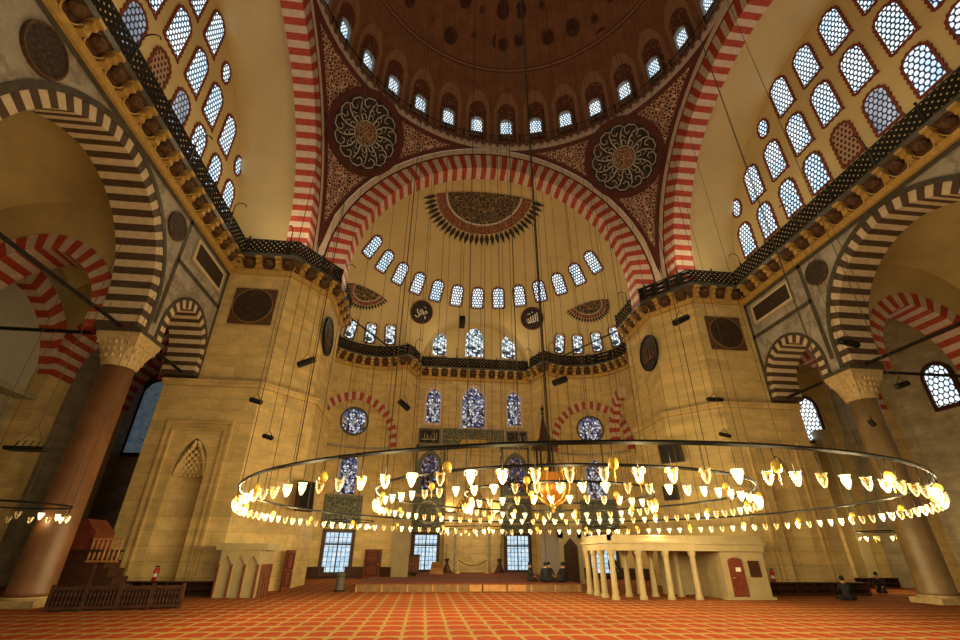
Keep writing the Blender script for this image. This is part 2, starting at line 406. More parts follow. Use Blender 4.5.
def offset(P, d):
    n = len(P); out = []
    for k in range(n):
        a, p, b = Vector(P[k - 1]), Vector(P[k]), Vector(P[(k + 1) % n])
        t1, t2 = (p - a).normalized(), (b - p).normalized()
        n1, n2 = Vector((t1.y, -t1.x)), Vector((t2.y, -t2.x)); m = (n1 + n2)
        m = m.normalized() if m.length > 1e-6 else n1
        dd = (d[k] if isinstance(d, list) else d) / max(.5, m.dot(n1)); out.append((p.x + m.x * dd, p.y + m.y * dd))
    return out
LOC = lambda x, z, d: Vector((x, -d, z))           # window-local: x right, z up, room side at -y

# ------------------------------------------------------------------ windows
WCACHE = {}; WN = [0]
def window(P, nrm, w, h, kind, pane, frame, label, teeth=True, cat='window', group=None, fw=.10, depth=.12, lintel=False):
    key = (round(w, 2), round(h, 2), kind, pane, frame, teeth)
    if key not in WCACHE:
        o = outline(w, h, kind); r = resample(o, .17 if teeth else .3) if kind != 'rect' or teeth else o
        q = offset(r, [fw + (.08 if k % 2 else 0) for k in range(len(r))] if teeth else fw)
        fb = MB(); fb.ring2(r, q, LOC, -.06, depth if not teeth else depth * .6)
        pb = MB(); pb.prism(o, LOC, -.06, .03)
        WCACHE[key] = (fb.mesh('frame', M[frame]), pb.mesh('pane', M[pane]))
    WN[0] += 1
    nrm = Vector(nrm).normalized(); y = -nrm; z = (Vector((0, 0, 1)) - y * y.z).normalized(); x = y.cross(z)
    root = thing('window_%d' % WN[0], label, cat, P, Matrix((x, y, z)).transposed(), group, 'structure')
    link('frame', WCACHE[key][0], root); link('pane', WCACHE[key][1], root)
    return root
ORD = ['first', 'second', 'third', 'fourth', 'fifth', 'sixth', 'seventh', 'eighth', 'ninth', 'tenth', 'eleventh', 'twelfth', 'thirteenth', 'fourteenth', 'fifteenth', 'sixteenth', 'seventeenth', 'eighteenth', 'nineteenth', 'twentieth']

# ------------------------------------------------------------------ camera
CAM = (-3.9, -14.1, 1.65); yaw, pit, rol = R(6.15), R(27.3), R(.43)
fwd = Vector((sin(yaw) * cos(pit), cos(yaw) * cos(pit), sin(pit))); rt = Vector((cos(yaw), -sin(yaw), 0)); up = rt.cross(fwd)
r2 = cos(rol) * rt + sin(rol) * up; u2 = -sin(rol) * rt + cos(rol) * up
cd = bpy.data.cameras.new('camera'); cam = bpy.data.objects.new('camera', cd); C.objects.link(cam)
cam.matrix_world = Matrix(((r2.x, u2.x, -fwd.x, CAM[0]), (r2.y, u2.y, -fwd.y, CAM[1]), (r2.z, u2.z, -fwd.z, CAM[2]), (0, 0, 0, 1)))
cd.sensor_width = 36; cd.lens = 453 / 960 * 36; cd.clip_end = 300; cd.clip_start = .05
bpy.context.scene.camera = cam
def ray(px, py): return fwd + (px - 480) / 453 * r2 - (py - 320) / 453 * u2
def at(px, py, y):                                 # the point of the photographed place seen at a pixel, at depth y
    d = ray(px, py); t = (y - CAM[1]) / d.y; return Vector(CAM) + d * t

# ------------------------------------------------------------------ arches
def arch_rows(half, e, zc, leg, th, n):
    """n+1 pairs of (inner, outer) 2D points along an arch: leg, arc, leg"""
    r = half + e; am = math.acos(e / r); arc = r * am; tot = 2 * (leg + arc); rows = []
    ro = r + th; amo = math.acos(e / ro)
    for k in range(n + 1):
        s = tot * k / n; mir = s > tot / 2 + 1e-9; q = tot - s if mir else s
        if q < leg: i, o = (-half, zc - leg + q), (-half - th, zc - leg + q)
        else:
            f = (q - leg) / arc; a, b = am * f, amo * f
            i = (e - r * cos(a), zc + r * sin(a)); o = (e - ro * cos(b), zc + ro * sin(b))
        if mir: i, o = (-i[0], i[1]), (-o[0], o[1])
        rows.append((i, o))
    return rows
def voussoirs(mb, Mp, rows, d0, d1, mis=(0, 1)):
    for k in range(len(rows) - 1):
        (a, b), (c, d) = rows[k], rows[k + 1]
        mb.prism([a, b, d, c], Mp, d0, d1, mis[k % 2])
def arch_top(half, e, zc, x):                      # height of the intrados (or extrados) at x
    r = half + e; x = abs(x)
    if x >= half: return None
    return zc + sqrt(max(0, r * r - (x + e) ** 2))

# ================================================================== SETTING
mb = MB(); mb.poly([(-32, -22, 0), (32, -22, 0), (32, 34, 0), (-32, 34, 0)])
mb.box2(-32, 32, -22, 34, -.3, -.01)
struct(mb.build('floor', M['carpet']), 'orange and red carpet woven with rows of arched prayer niches', 'carpet')

ZS = 18.9
# ---- the four faces of the great arches (far, left, right)
for nm, o, u, w, lab in (('trim_far_arch', (0, 12.4, 0), (1, 0, 0), (0, 1, 0), 'red and white striped great arch at the far end'),
                         ('trim_left_arch', (-12.4, 0, 0), (0, 1, 0), (-1, 0, 0), 'red and white striped great arch on the left'),
                         ('trim_right_arch', (12.4, 0, 0), (0, -1, 0), (1, 0, 0), 'red and white striped great arch on the right')):
    Mp = plane(o, u, w); mb = MB(); rows = arch_rows(10.3, 0, ZS, 1.4, 1.40, 89)
    voussoirs(mb, Mp, rows, 0, 1.25)
    b = arch_rows(11.70, 0, ZS, 1.4, .13, 60); voussoirs(mb, Mp, b, -.02, .9, (3, 3))
    b = arch_rows(11.83, 0, ZS, 1.4, .48, 60); voussoirs(mb, Mp, b, -.05, .9, (2, 2))
    struct(mb.build(nm, [M['red'], M['pink'], M['whiteband'], M['burg']]), lab, 'arch')
# corner legs under the pendentives
for sx in (-1, 1):
    mb = MB(); mb.box2(sx * 12.3, sx * 14.6, 12.3, 14.6, 17.6, 34, 0)
    struct(mb.build('trim_1' if sx < 0 else 'trim_2', M['whiteband']), 'pale pier head between the %s and far arches' % ('left' if sx < 0 else 'right'), 'pier head')

# ---- pendentives
RS = 12.4 * sqrt(2)
def pend(sx):
    mb = MB(); nu, nv = 48, 24
    def pt(u, v):
        ph = PI / 2 * u; dm = 12.4 / max(cos(ph), sin(ph)); d = 12.4 + (dm - 12.4) * v
        return (sx * d * sin(ph), d * cos(ph), ZS + sqrt(max(0, RS * RS - d * d)))
    def uv(u, v):
        x, y, z = pt(u, v); m = max(abs(x), abs(y))
        return (RS * (PI / 4 - math.asin(min(1, m / RS))), RS * (PI / 4 - math.asin(min(1, (z - ZS) / RS))))
    mb.grid(pt, nu, nv, 0, uv)
    return mb
for sx, nm in ((-1, 'left'), (1, 'right')):
    struct(pend(sx).build('ceiling_pendentive_' + nm, M['pend'], smooth=True), 'burgundy painted pendentive with pale scrolls on the ' + nm, 'pendentive')

# ---- dome and its painted frieze
mb = MB(); NB = 32
def ringpt(r, a, z): return (r * sin(a), r * cos(a), z)
fp = [(12.40, 31.25), (12.36, 31.9), (12.42, 32.1), (12.6, 32.55)]
def frz(u, v):
    k = min(2, int(v * 3)); f = v * 3 - k; a, b = fp[k], fp[k + 1]
    return ringpt(a[0] + (b[0] - a[0]) * f, 2 * PI * u, a[1] + (b[1] - a[1]) * f)
mb.grid(frz, 160, 6, 0, lambda u, v: (u * 128, v * 2.0))
struct(mb.build('trim_3', M['frieze'], smooth=True), 'painted frieze with pale battlement edge under the dome windows', 'frieze')
mb = MB(); mb.lathe([(12.6, 32.55), (13.4, 32.55)], 96)
DZ, DR = 35.2, 13.3
def dm(u, v):
    if v < .08: return ringpt(DR, 2 * PI * u, 32.55 + (DZ - 32.55) * v / .08)
    a = PI / 2 * (v - .08) / .92; return ringpt(DR * cos(a) + 1e-4, 2 * PI * u, DZ + DR * sin(a))
def dmuv(u, v):
    return (u * 32, (DZ - 32.55) * v / .08 if v < .08 else DZ - 32.55 + DR * PI / 2 * (v - .08) / .92)
mb2 = MB(); mb2.grid(dm, 128, 36, 0, dmuv)
n0 = len(mb2.v); mb2.v += mb.v; mb2.f += [tuple(i + n0 for i in q) for q in mb.f]; mb2.m += mb.m
struct(mb2.build('ceiling', M['dome'], smooth=True), 'dark brown painted main dome over the hall', 'dome')
PH0 = R(-62.29 - 11.25 * 2); wn = 0
for k in range(18):
    a = PH0 + R(11.25) * k
    P = ringpt(DR - .04, a, 34.8)
    window(P, (-sin(a), -cos(a), 0), .95, 1.75, 'round', 'pane_fine', 'reveal', '%s window from the left in the ring under the dome' % ORD[k], teeth=False, fw=.13, depth=.3)

# ---- railing round the dome
def railing(name, label, path, z0, h, closed=False, post=2.4, hooks=True, rail=.05, panel=True):
    root = thing(name, label, 'railing', (path[0][0], path[0][1], z0)); o = Vector((path[0][0], path[0][1], z0))
    P = [Vector((x, y, z0)) - o for x, y in path]; up_ = Vector((0, 0, h))
    mb = MB(); n = len(P)
    for k in range(n if closed else n - 1):
        a, b = P[k], P[(k + 1) % n]; mb.poly([a, b, b + up_, a + up_])
    if panel: mb.build('lattice_panel', M['lattice'], root)
    mb = MB(); mb.tube([p + up_ for p in P], rail, 4, closed=closed); mb.build('top_rail', M['iron'], root)
    mb = MB(); mb.tube([p + Vector((0, 0, .04)) for p in P], rail, 4, closed=closed); mb.build('bottom_rail', M['iron'], root)
    pm = MB(); pm.tube([(0, 0, 0), (0, 0, h + .12)], .045, 5); pm.sphere((0, 0, h + .15), .07, 6, 4); pme = pm.mesh('post', M['iron'])
    hk = MB(); hk.tube([(0, 0, h)] + [(.0, 0, h + .5)] + [(.32 - .32 * cos(a), 0, h + .62 + .3 * sin(a)) for a in (0, .6, 1.2, 1.8, 2.4, 3.0)], .03, 4); hme = hk.mesh('lamp_hook', M['iron'])
    acc = 0; cnt = 0; cn = 0
    for k in range(n - 1):
        a, b = P[k], P[k + 1]; L = (b - a).length
        while acc <= L:
            p = a + (b - a) * (acc / L); cn += 1
            if cn < 90:
                link('post', pme, root, p)
                if hooks and cn % 2 == 0:
                    t = (b - a).normalized(); link('lamp_hook', hme, root, p, (0, 0, math.atan2(-t.x, t.y)))
            acc += post
        acc -= L
    return root
railing('gallery_railing', 'black iron railing running round the base of the dome', [(12.7 * sin(2 * PI * k / 96), 12.7 * cos(2 * PI * k / 96)) for k in range(-30, 31)], 32.55, .75, panel=False, hooks=False, post=1.6, rail=.04)

# ---- semi-dome, exedrae, central recess (air volumes clipped against each other)
SC, SR = Vector((0, 13, 16.2)), 14.0
EX = {s: Vector((s * 8.8, 20.5, 18.5)) for s in (-1, 1)}; ER = 4.95
YU, AH, AZ = 27.3, 5.2, 17.3
def in_ex(p, s):
    c = EX[s]; dz = max(0, p.z - c.z); return ER * ER - ((p.x - c.x) ** 2 + (p.y - c.y) ** 2 + dz * dz)
def in_box(p):
    if p.y < 18: return -1
    if p.z < AZ: return AH - abs(p.x)
    return AH - sqrt(p.x ** 2 + (p.z - AZ) ** 2)
def in_semi(p): return SR - (p - SC).length
mb = MB(); mb.grid(lambda u, v: SC + SR * Vector((sin(R(-92 + 184 * u)) * cos(R(1 + 88.9 * v)), cos(R(-92 + 184 * u)) * cos(R(1 + 88.9 * v)), sin(R(1 + 88.9 * v)))), 120, 60)
mb.clip(lambda p: min(p.y - 13.2, -in_ex(p, -1), -in_ex(p, 1), -in_box(p)))
struct(mb.build('ceiling_semi_dome', M['plaster'], smooth=True), 'cream plastered semi-dome beyond the far arch', 'semi-dome')
for s, nm in ((-1, 'left'), (1, 'right')):
    c = EX[s]; mb = MB()
    mb.grid(lambda u, v: c + (Vector((ER * cos(2 * PI * u), ER * sin(2 * PI * u), -2 + 2 * v * 5)) if v < .2 else ER * Vector((cos(2 * PI * u) * cos(PI / 2 * (v - .2) / .801), sin(2 * PI * u) * cos(PI / 2 * (v - .2) / .801), sin(PI / 2 * (v - .2) / .801)))), 96, 40)
    mb.clip(lambda p: min(-in_semi(p), p.y - 15.0))
    struct(mb.build('ceiling_exedra_' + nm, M['plaster'], smooth=True), 'small cream half-dome in the %s corner of the apse' % nm, 'half-dome')
mb = MB(); Mb = plane((0, YU, 0), (1, 0, 0), (0, 1, 0))
mb.prism([(-AH, 16.4)] + [(AH * -cos(PI * k / 40), AZ + AH * sin(PI * k / 40)) for k in range(41)] + [(AH, 16.4)], Mb, 0, .3)
sof = MB(); sof.grid(lambda u, v: ((-AH if u < .1 else AH) if (u < .1 or u > .9) else -AH * cos(PI * (u - .1) / .8), 19 + (YU - 19) * v, (16.4 + (AZ - 16.4) * (u / .1 if u < .1 else (1 - u) / .1)) if (u < .1 or u > .9) else AZ + AH * sin(PI * (u - .1) / .8)), 60, 30)
sof.clip(lambda p: -in_semi(p))
struct(mb.build('wall_back_upper', M['plaster']), 'cream recessed wall above the apse gallery', 'wall')
struct(sof.build('trim_4', M['plaster'], smooth=True), 'shallow arch over the recess above the apse gallery', 'arch')
# windows of the semi-dome
el = math.asin((24.25 - SC.z) / SR)
for k in range(13):
    a = R(-62 + 10.33 * k); el = math.asin((24.15 + .75 * ((k - 6) / 6) ** 2 - SC.z) / SR); d = Vector((sin(a) * cos(el), cos(a) * cos(el), sin(el)))
    window(SC + d * (SR - .04), -d, 1.0, 1.95, 'round', 'pane', 'winred', '%s window from the left in the arched row of the semi-dome' % ORD[k])
for s, nm, angs in ((-1, 'left', (-56, -37.4, -14.4, 8)), (1, 'right', (-8, 14.2, 36.6, 60))):
    for k, a in enumerate(angs):
        a = R(a); n_ = Vector((sin(a), cos(a), 0)); c = EX[s]
        window(Vector((c.x, c.y, 20.0)) + n_ * (ER * .955 - .06), (-n_.x, -n_.y, -.3), .85, 1.9, 'round', 'pane_side' if False else 'stained_white', 'winred', '%s small window from the left above the %s corner gallery' % (ORD[k], nm))
for k, x in enumerate((-3.45, 0, 3.45)):
    window((x, YU - .02, 20.2 if x else 20.55), (0, -1, 0), 1.3 if x else 1.75, 2.5 if x else 3.2, 'pointed', 'stained_white', 'cream', ('left', 'middle', 'right')[k] + ' pale patterned window above the middle of the apse gallery', teeth=False, fw=.1)

# ---- lower walls, piers and apse: one plan path (left half, then mirrored)
def arcpts(cx, cy, r, a0, a1, n): return [(cx + r * cos(R(a0 + (a1 - a0) * k / n)), cy + r * sin(R(a0 + (a1 - a0) * k / n))) for k in range(n + 1)]
CR = 4.5
apseL = [(-10.9, 16.7)] + arcpts(-8.8, 20.5, CR, 240, 57, 24) + [(-6.2, 24.5), (-5.3, 26.9)]
pierL = [(-16.4, 10.1), (-12.8, 10.1), (-10.9, 12.6), (-10.9, 16.7)]
mir = lambda L: [(-x, y) for x, y in reversed(L)]
def extrude(path, z0, z1, mat, name, mi=0, closed=False):
    mb = MB(); n = len(path)
    for k in range(n if closed else n - 1):
        a, b = path[k], path[(k + 1) % n]; mb.poly([(*a, z0), (*b, z0), (*b, z1), (*a, z1)])
    return mb
def pathoff(path, d):
    out = []; n = len(path)
    for k in range(n):
        p = Vector(path[k]); t1 = (p - Vector(path[k - 1])).normalized() if k else None; t2 = (Vector(path[k + 1]) - p).normalized() if k < n - 1 else None
        t1 = t1 or t2; t2 = t2 or t1; n1, n2 = Vector((t1.y, -t1.x)), Vector((t2.y, -t2.x)); m = (n1 + n2).normalized()
        dd = d / max(.55, m.dot(n1)); out.append((p.x + m.x * dd, p.y + m.y * dd))
    return out
for s, nm, L in ((-1, 'left', apseL), (1, 'right', mir(apseL))):
    mb = extrude(L, 0, 17.5, None, ''); struct(mb.build('wall_apse_' + nm, M['stone']), 'tall limestone wall curving round the %s corner of the apse' % nm, 'wall')
mb = MB(); mb.box2(-5.32, 5.32, 26.9, 27.5, 0, 17.2); struct(mb.build('wall_back', M['stone_warm']), 'golden limestone qibla wall at the back of the apse', 'wall')
for s, nm in ((-1, 'left'), (1, 'right')):
    P = [(s * abs(x), y) for x, y in pierL]
    cl = P + [(s * 13.8, 20.5), (s * 16.4, 20.5)]
    mb = MB()
    A = mb.pts([(*p, 9.3) for p in cl]); B = mb.pts([(*p, 17.6) for p in cl]); n = len(cl)
    mb.face(A); mb.face(B)
    for k in range(n): mb.face((A[k], A[(k + 1) % n], B[(k + 1) % n], B[k]))
    # lower, wider body with a blind niche cut into its front
    y0 = 9.85; x0, x1 = s * 17.7, s * 12.9; nc, nw, nt = s * 15.3, .75, 6.2
    low = [(s * 12.85, y0), (s * 10.6, 12.5), (s * 10.6, 16.9), (s * 13.8, 20.5), (s * 17.7, 20.5), (s * 17.7, y0)]
    for k in range(5): mb.poly([(*low[k], 0), (*low[k + 1], 0), (*low[k + 1], 9.5), (*low[k], 9.5)])
    mb.poly([(*p, 9.5) for p in low])
    xs = sorted([x0, s * 12.85] + [nc - nw + 2 * nw * k / 16 for k in range(17)])
    for a, b in zip(xs[:-1], xs[1:]):
        za = arch_top(nw, .9, nt - .95, a - nc) if abs(a - nc) < nw - 1e-6 else (nt - .95 if abs(abs(a - nc) - nw) < 1e-6 else 0)
        zb = arch_top(nw, .9, nt - .95, b - nc) if abs(b - nc) < nw - 1e-6 else (nt - .95 if abs(abs(b - nc) - nw) < 1e-6 else 0)
        if max(a, b) <= nc - nw + 1e-6 or min(a, b) >= nc + nw - 1e-6: za = zb = 0
        mb.poly([(a, y0, za), (b, y0, zb), (b, y0, 9.5), (a, y0, 9.5)])
    mb.grid(lambda u, v: (nc - nw * cos(PI * u), y0 + nw * .85 * sin(PI * u), (.3 + (nt + .6 - .3) * v)), 16, 2)
    # ledge moulding round the top of the lower body
    lp = [(s * 17.75, y0), (s * 12.85, y0), (s * 10.6, 12.5), (s * 10.6, 16.9)]
    if s > 0: lp = lp[::-1]
    for dd, za, zb in ((.10, 9.3, 9.5), (.2, 9.5, 9.62)):
        q = pathoff(lp, dd)
        for k in range(3):
            mb.poly([(*q[k], za), (*q[k + 1], za), (*q[k + 1], zb), (*q[k], zb)]); mb.poly([(*lp[k], zb), (*lp[k + 1], zb), (*q[k + 1], zb), (*q[k], zb)]); mb.poly([(*lp[k], za), (*lp[k + 1], za), (*q[k + 1], za), (*q[k], za)])
    # rectangular mouldings round the niche
    for w2, zt, t_ in ((1.45, 7.35, .12), (1.2, 7.0, .08)):
        mb.box2(nc - w2 - t_, nc - w2, y0 - .13, y0 + .02, .4, zt); mb.box2(nc + w2, nc + w2 + t_, y0 - .13, y0 + .02, .4, zt); mb.box2(nc - w2 - t_, nc + w2 + t_, y0 - .13, y0 + .02, zt, zt + t_)
    # stalactite hood
    for tier in range(11):
        z = 4.95 + tier * .15; wd = nw * (1 - (tier / 11.5) ** 1.5); m_ = max(2, 10 - tier)
        for j in range(m_):
            a = PI * (j + .5) / m_; mb.box((nc - wd * .9 * cos(a), y0 + .10 + (nw * .62 - .04 * tier) * sin(a) * .85, z), (.17, .2, .17), 0, Matrix.Rotation(PI / 4, 3, 'Z'))
    struct(mb.build('wall_pier_' + nm, M['stone']), 'massive golden stone pier with a blind niche on the %s' % nm, 'pier')

# ---- corbelled cornices with galleries
def cornice(path, z, proj, name, label, step=1.12):
    mb = MB()
    prof = [(.02, -.12), (.16, -.10), (.22, .12), (.24, .16), (.30, .62), (proj - .1, .78), (proj, .80), (proj, 1.08), (proj - .5, 1.10), (-.6, 1.10)]
    mis = [2, 2, 2, 1, 1, 1, 3, 3, 3, 3]
    offs = [pathoff(path, o) for o, _ in prof]
    for j in range(len(prof) - 1):
        for k in range(len(path) - 1):
            mb.poly([(*offs[j][k], z + prof[j][1]), (*offs[j][k + 1], z + prof[j][1]), (*offs[j + 1][k + 1], z + prof[j + 1][1]), (*offs[j + 1][k], z + prof[j + 1][1])], mis[j])
    acc = step / 2
    for k in range(len(path) - 1):
        a, b = Vector(path[k]), Vector(path[k + 1]); L = (b - a).length
        while acc <= L:
            p = a + (b - a) * (acc / L); t = (b - a).normalized(); n_ = Vector((t.y, -t.x)); rot = Matrix.Rotation(math.atan2(t.y, t.x), 3, 'Z')
            for o_, zz, sx, sy, sz in ((.34, .28, .30, .30, .28), (.44, .52, .26, .46, .22), (.5, .72, .36, .62, .14)):
                q = p + n_ * o_; mb.box((q.x, q.y, z + zz), (sx * .95, sy, sz), 0, rot)
            q2 = p + t * step / 2 + n_ * .36
            mb.sphere((q2.x, q2.y, z + .50), (.30, .30, .2), 10, 6, 1)
            dn = (n_.to_3d() * .75 - Vector((0, 0, .66))).normalized(); uu = t.to_3d(); vv = dn.cross(uu); cc = Vector((q2.x, q2.y, z + .42)) + dn * .1
            sg = -1 if vv.dot(n_.to_3d()) > 0 else 1
            mb.tube([cc + uu * (.40 * cos(PI * k_ / 10)) + vv * (sg * .36 * sin(PI * k_ / 10)) for k_ in range(11)], .035, 4, 0)
            acc += step
        acc -= L
    return struct(mb.build(name, [M['gilt'], M['brown'], M['gilt'], M['darkband']]), label, 'cornice')
WL = 16.3
sideL = [(-WL, -19), (-WL, 10.1), (-12.8, 10.1), (-10.9, 12.6), (-10.9, 16.7)]
apse = apseL[:-1] + [(-5.3, 26.9), (5.3, 26.9)] + mir(apseL)[1:]
ZC = 16.5
cornice(sideL, ZC, .62, 'trim_5', 'gilt and brown corbelled cornice along the left gallery'); cornice(mir(sideL), ZC, .62, 'trim_6', 'gilt and brown corbelled cornice along the right gallery')
cornice(apse, ZC - .1, .5, 'trim_7', 'brown and gilt corbelled cornice curving round the apse', .9)
railing('gallery_railing', 'black lattice railing on the long left gallery', pathoff(sideL, .56), ZC + 1.1, .98)
railing('gallery_railing', 'black lattice railing on the long right gallery', pathoff(mir(sideL), .56), ZC + 1.1, .98)
railing('gallery_railing', 'black lattice railing of the gallery curving round the apse', pathoff(apse, .44), ZC + 1.0, .9, post=1.3)

# ---- side tympana, vault soffits and their windows
for s, nm in ((-1, 'left'), (1, 'right')):
    mb = MB(); X = s * 17.5; rr = 11.2
    Mt = plane((X, 0, 0), (0, 1, 0), (s, 0, 0))
    mb.prism([(-rr, 17.5)] + [(-rr * cos(PI * k / 48), ZS + rr * sin(PI * k / 48)) for k in range(49)] + [(rr, 17.5)], Mt, 0, .4)
    struct(mb.build('wall_%s_upper' % nm, M['plaster']), 'cream wall full of windows under the great %s arch' % nm, 'wall')
    mb = MB(); mb.grid(lambda u, v: (s * (13.4 + (17.6 - 13.4) * v), -rr * cos(PI * u), ZS + rr * sin(PI * u)), 64, 4)
    for y in (-rr, rr): mb.poly([(s * 13.2, y, 17.5), (s * 17.6, y, 17.5), (s * 17.6, y, ZS), (s * 13.2, y, ZS)])
    struct(mb.build('ceiling_vault_' + nm, M['plaster'], smooth=True), 'plain cream barrel vault inside the great %s arch' % nm, 'vault')
    mb = MB(); mb.box2(s * 15.9, s * 17.9, -19, 10.2, 17.2, 17.58); struct(mb.build('trim_%d' % (8 if s < 0 else 9), M['stone']), 'stone walkway floor of the %s gallery' % nm, 'walkway')
    side = 'on the ' + nm
    rowA = [9.4, 7.3, 5.15, 3.05, .95, -1.15, -3.3, -5.4, -7.5]; rowB = [7.3, 5.15, 3.05, .95, -1.15, -3.3, -5.4, -7.5]; rowC = [3.05, .95, -1.15, -3.3, -5.4]; rowD = [.95, -1.15]
    far = lambda k: ('farthest' if k == 0 else ORD[k] + ' from the far end')
    for k, y in enumerate(rowA):
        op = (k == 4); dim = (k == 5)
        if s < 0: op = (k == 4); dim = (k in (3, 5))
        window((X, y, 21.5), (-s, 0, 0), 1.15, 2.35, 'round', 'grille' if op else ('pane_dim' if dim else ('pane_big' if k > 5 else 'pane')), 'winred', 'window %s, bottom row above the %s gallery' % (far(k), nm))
    window((X, 9.4, 24.25), (-s, 0, 0), .8, 1.25, 'oval', 'pane', 'winred', 'lower small oval window at the far edge of the %s wall' % nm)
    for k, y in enumerate(rowB): window((X, y, 24.75), (-s, 0, 0), 1.2, 2.6, 'round', 'pane' if k < 6 else 'pane_big', 'winred', 'window %s, middle row of the %s wall' % (far(k), nm))
    window((X, 5.1, 27.52), (-s, 0, 0), .8, 1.25, 'oval', 'pane', 'winred', 'upper small oval window beside the top rows of the %s wall' % nm)
    window((X, 1., 30.9), (-s, 0, 0), .8, 1.25, 'oval', 'pane', 'winred', 'topmost small oval window of the %s wall' % nm) if False else None
    for k, y in enumerate(rowC): window((X, y, 28.2), (-s, 0, 0), 1.2, 2.6, 'round', 'pane', 'winred', 'window %s, top row of the %s wall' % (far(k), nm))

# ---- side arcades
CY = 5.1; CX = 16.9
for s, nm in ((-1, 'left'), (1, 'right')):
    X0, X1 = s * WL, s * 17.9
    Mp = plane((X0, 0, 0), (0, 1, 0), (s, 0, 0)); TH = abs(X1 - X0)
    big = dict(half=4.2, e=.35, zc=11.0); sm = dict(half=1.72, e=.1, zc=10.75)
    mb = MB(); voussoirs(mb, Mp, arch_rows(big['half'], big['e'], big['zc'], 1.15, .52, 51), -.04, TH)
    voussoirs(mb, Mp, arch_rows(big['half'] + .52, big['e'], big['zc'], 1.15, .24, 50), -.07, .3, (2, 2))
    struct(mb.build('trim_%d' % (10 if s < 0 else 11), [M['black'], M['cream'], M['darkband']]), 'dark and cream striped wide arch of the %s arcade' % nm, 'arch')
    mb = MB(); Ms = plane((X0, 7.85, 0), (0, 1, 0), (s, 0, 0)); voussoirs(mb, Ms, arch_rows(sm['half'], sm['e'], sm['zc'], .95, .42, 31), -.03, TH)
    voussoirs(mb, Ms, arch_rows(sm['half'] + .42, sm['e'], sm['zc'], .95, .15, 40), -.06, .3, (2, 2))
    struct(mb.build('trim_%d' % (12 if s < 0 else 13), [M['black'], M['cream'], M['darkband']]), 'dark and cream striped narrow arch beside the %s pier' % nm, 'arch')
    mb = MB(); ys = sorted([-19 + 29.2 * k / 146 for k in range(147)] + [-4.9, 4.9, 5.5, 10.15])
    def low(y):
        z = 9.8
        t1 = arch_top(big['half'] + .3, big['e'], big['zc'], y); t2 = arch_top(sm['half'] + .2, sm['e'], sm['zc'], y - 7.85); t3 = arch_top(big['half'] + .3, big['e'], big['zc'], y + 12)
        for t in (t1, t2, t3):
            if t is not None: z = max(z, t)
        return z
    for a, b in zip(ys[:-1], ys[1:]):
        for xx in (X0, X1): mb.poly([(xx, a, low(a)), (xx, b, low(b)), (xx, b, 17.2), (xx, a, 17.2)])
    # dark inlaid borders of the spandrel panels
    f = s * (WL - .03)
    def strip(p, q, w=.14):
        p, q = Vector((f, *p)), Vector((f, *q)); d = (q - p).normalized(); n_ = Vector((s, 0, 0)).cross(d) * w
        mb.poly([p - n_, q - n_, q + n_, p + n_], 1)
    strip((-19, 16.28), (10.1, 16.28)); strip((10.02, 16.3), (10.02, 10)); strip((5.22, 16.3), (5.22, 10.6), .12); strip((5.2, 14.0), (10.05, 14.0), .12)
    struct(mb.build('wall_' + nm, [M['marble'], M['darkband']]), 'grey veined marble wall above the %s arcade' % nm, 'wall')
    # columns
    cap = 'left' if s < 0 else 'right'
    t = thing('column', ('reddish porphyry column' if s < 0 else 'brown granite column') + ' with a carved capital in the %s arcade' % nm, 'column', (s * CX, CY, 0))
    mb = MB(); mb.lathe([(.68, .30), (.63, .42), (.62, 2.), (.57, 8.4)], 28, caps=True); mb.build('shaft', M['porph' if s < 0 else 'porph2'], t, True)
    mb = MB(); mb.box((0, 0, .10), (1.36, 1.36, .20)); mb.lathe([(.67, .20), (.69, .25), (.67, .30), (.65, .34)], 28); mb.build('base', M['capst'], t)
    mb = MB(); rows = []
    for r, z, sq in ((.58, 8.35, 0), (.66, 8.45, 0), (.67, 8.7, .15), (.71, 8.95, .4), (.76, 9.25, .75), (.82, 9.55, 1), (.84, 9.72, 1)):
        pts = []
        for j in range(32):
            a = 2 * PI * j / 32 + PI / 4; k = 1 / max(abs(cos(a)), abs(sin(a))); pts.append((r * cos(a) * (1 + (k - 1) * sq), r * sin(a) * (1 + (k - 1) * sq), z))
        rows.append(mb.pts(pts))
    for A, B in zip(rows[:-1], rows[1:]):
        for j in range(32): mb.face((A[j], A[(j + 1) % 32], B[(j + 1) % 32], B[j]))
    mb.face(rows[-1])
    for tier, (r, z) in enumerate(((.66, 8.75), (.70, 9.02), (.75, 9.3))):
        for j in range(16 + 4 * tier):
            a = 2 * PI * j / (16 + 4 * tier); k = 1 / max(abs(cos(a)), abs(sin(a))); q = 1 + (k - 1) * (.15 + .3 * tier)
            mb.box((r * q * cos(a), r * q * sin(a), z), (.10, .10, .16), 0, Matrix.Rotation(a + PI / 4, 3, 'Z'))
    mb.build('capital', M['capst'], t)
    mb = MB(); mb.box((0, 0, 9.8), (1.78, 1.78, .16)); mb.build('impost', M['darkband'], t)
    # iron tie beams
    for (a, b, lab) in (((s * CX, CY - .8, 9.95), (s * CX, -12, 9.95), 'black iron tie beam across the wide %s arch' % nm), ((s * (CX + .8), CY, 9.95), (s * 24.9, CY, 9.95), 'black iron tie beam running from the %s column to the outer wall' % nm), ((s * CX, CY + .8, 9.95), (s * CX, 10.05, 9.95), 'short black iron tie beam between the %s column and pier' % nm)):
        mb = MB(); mb.tube([Vector(b) - Vector(a), (0, 0, 0)], .085, 4); o = mb.build('tie_beam', M['iron'], loc=a); tag(o, lab, 'beam')

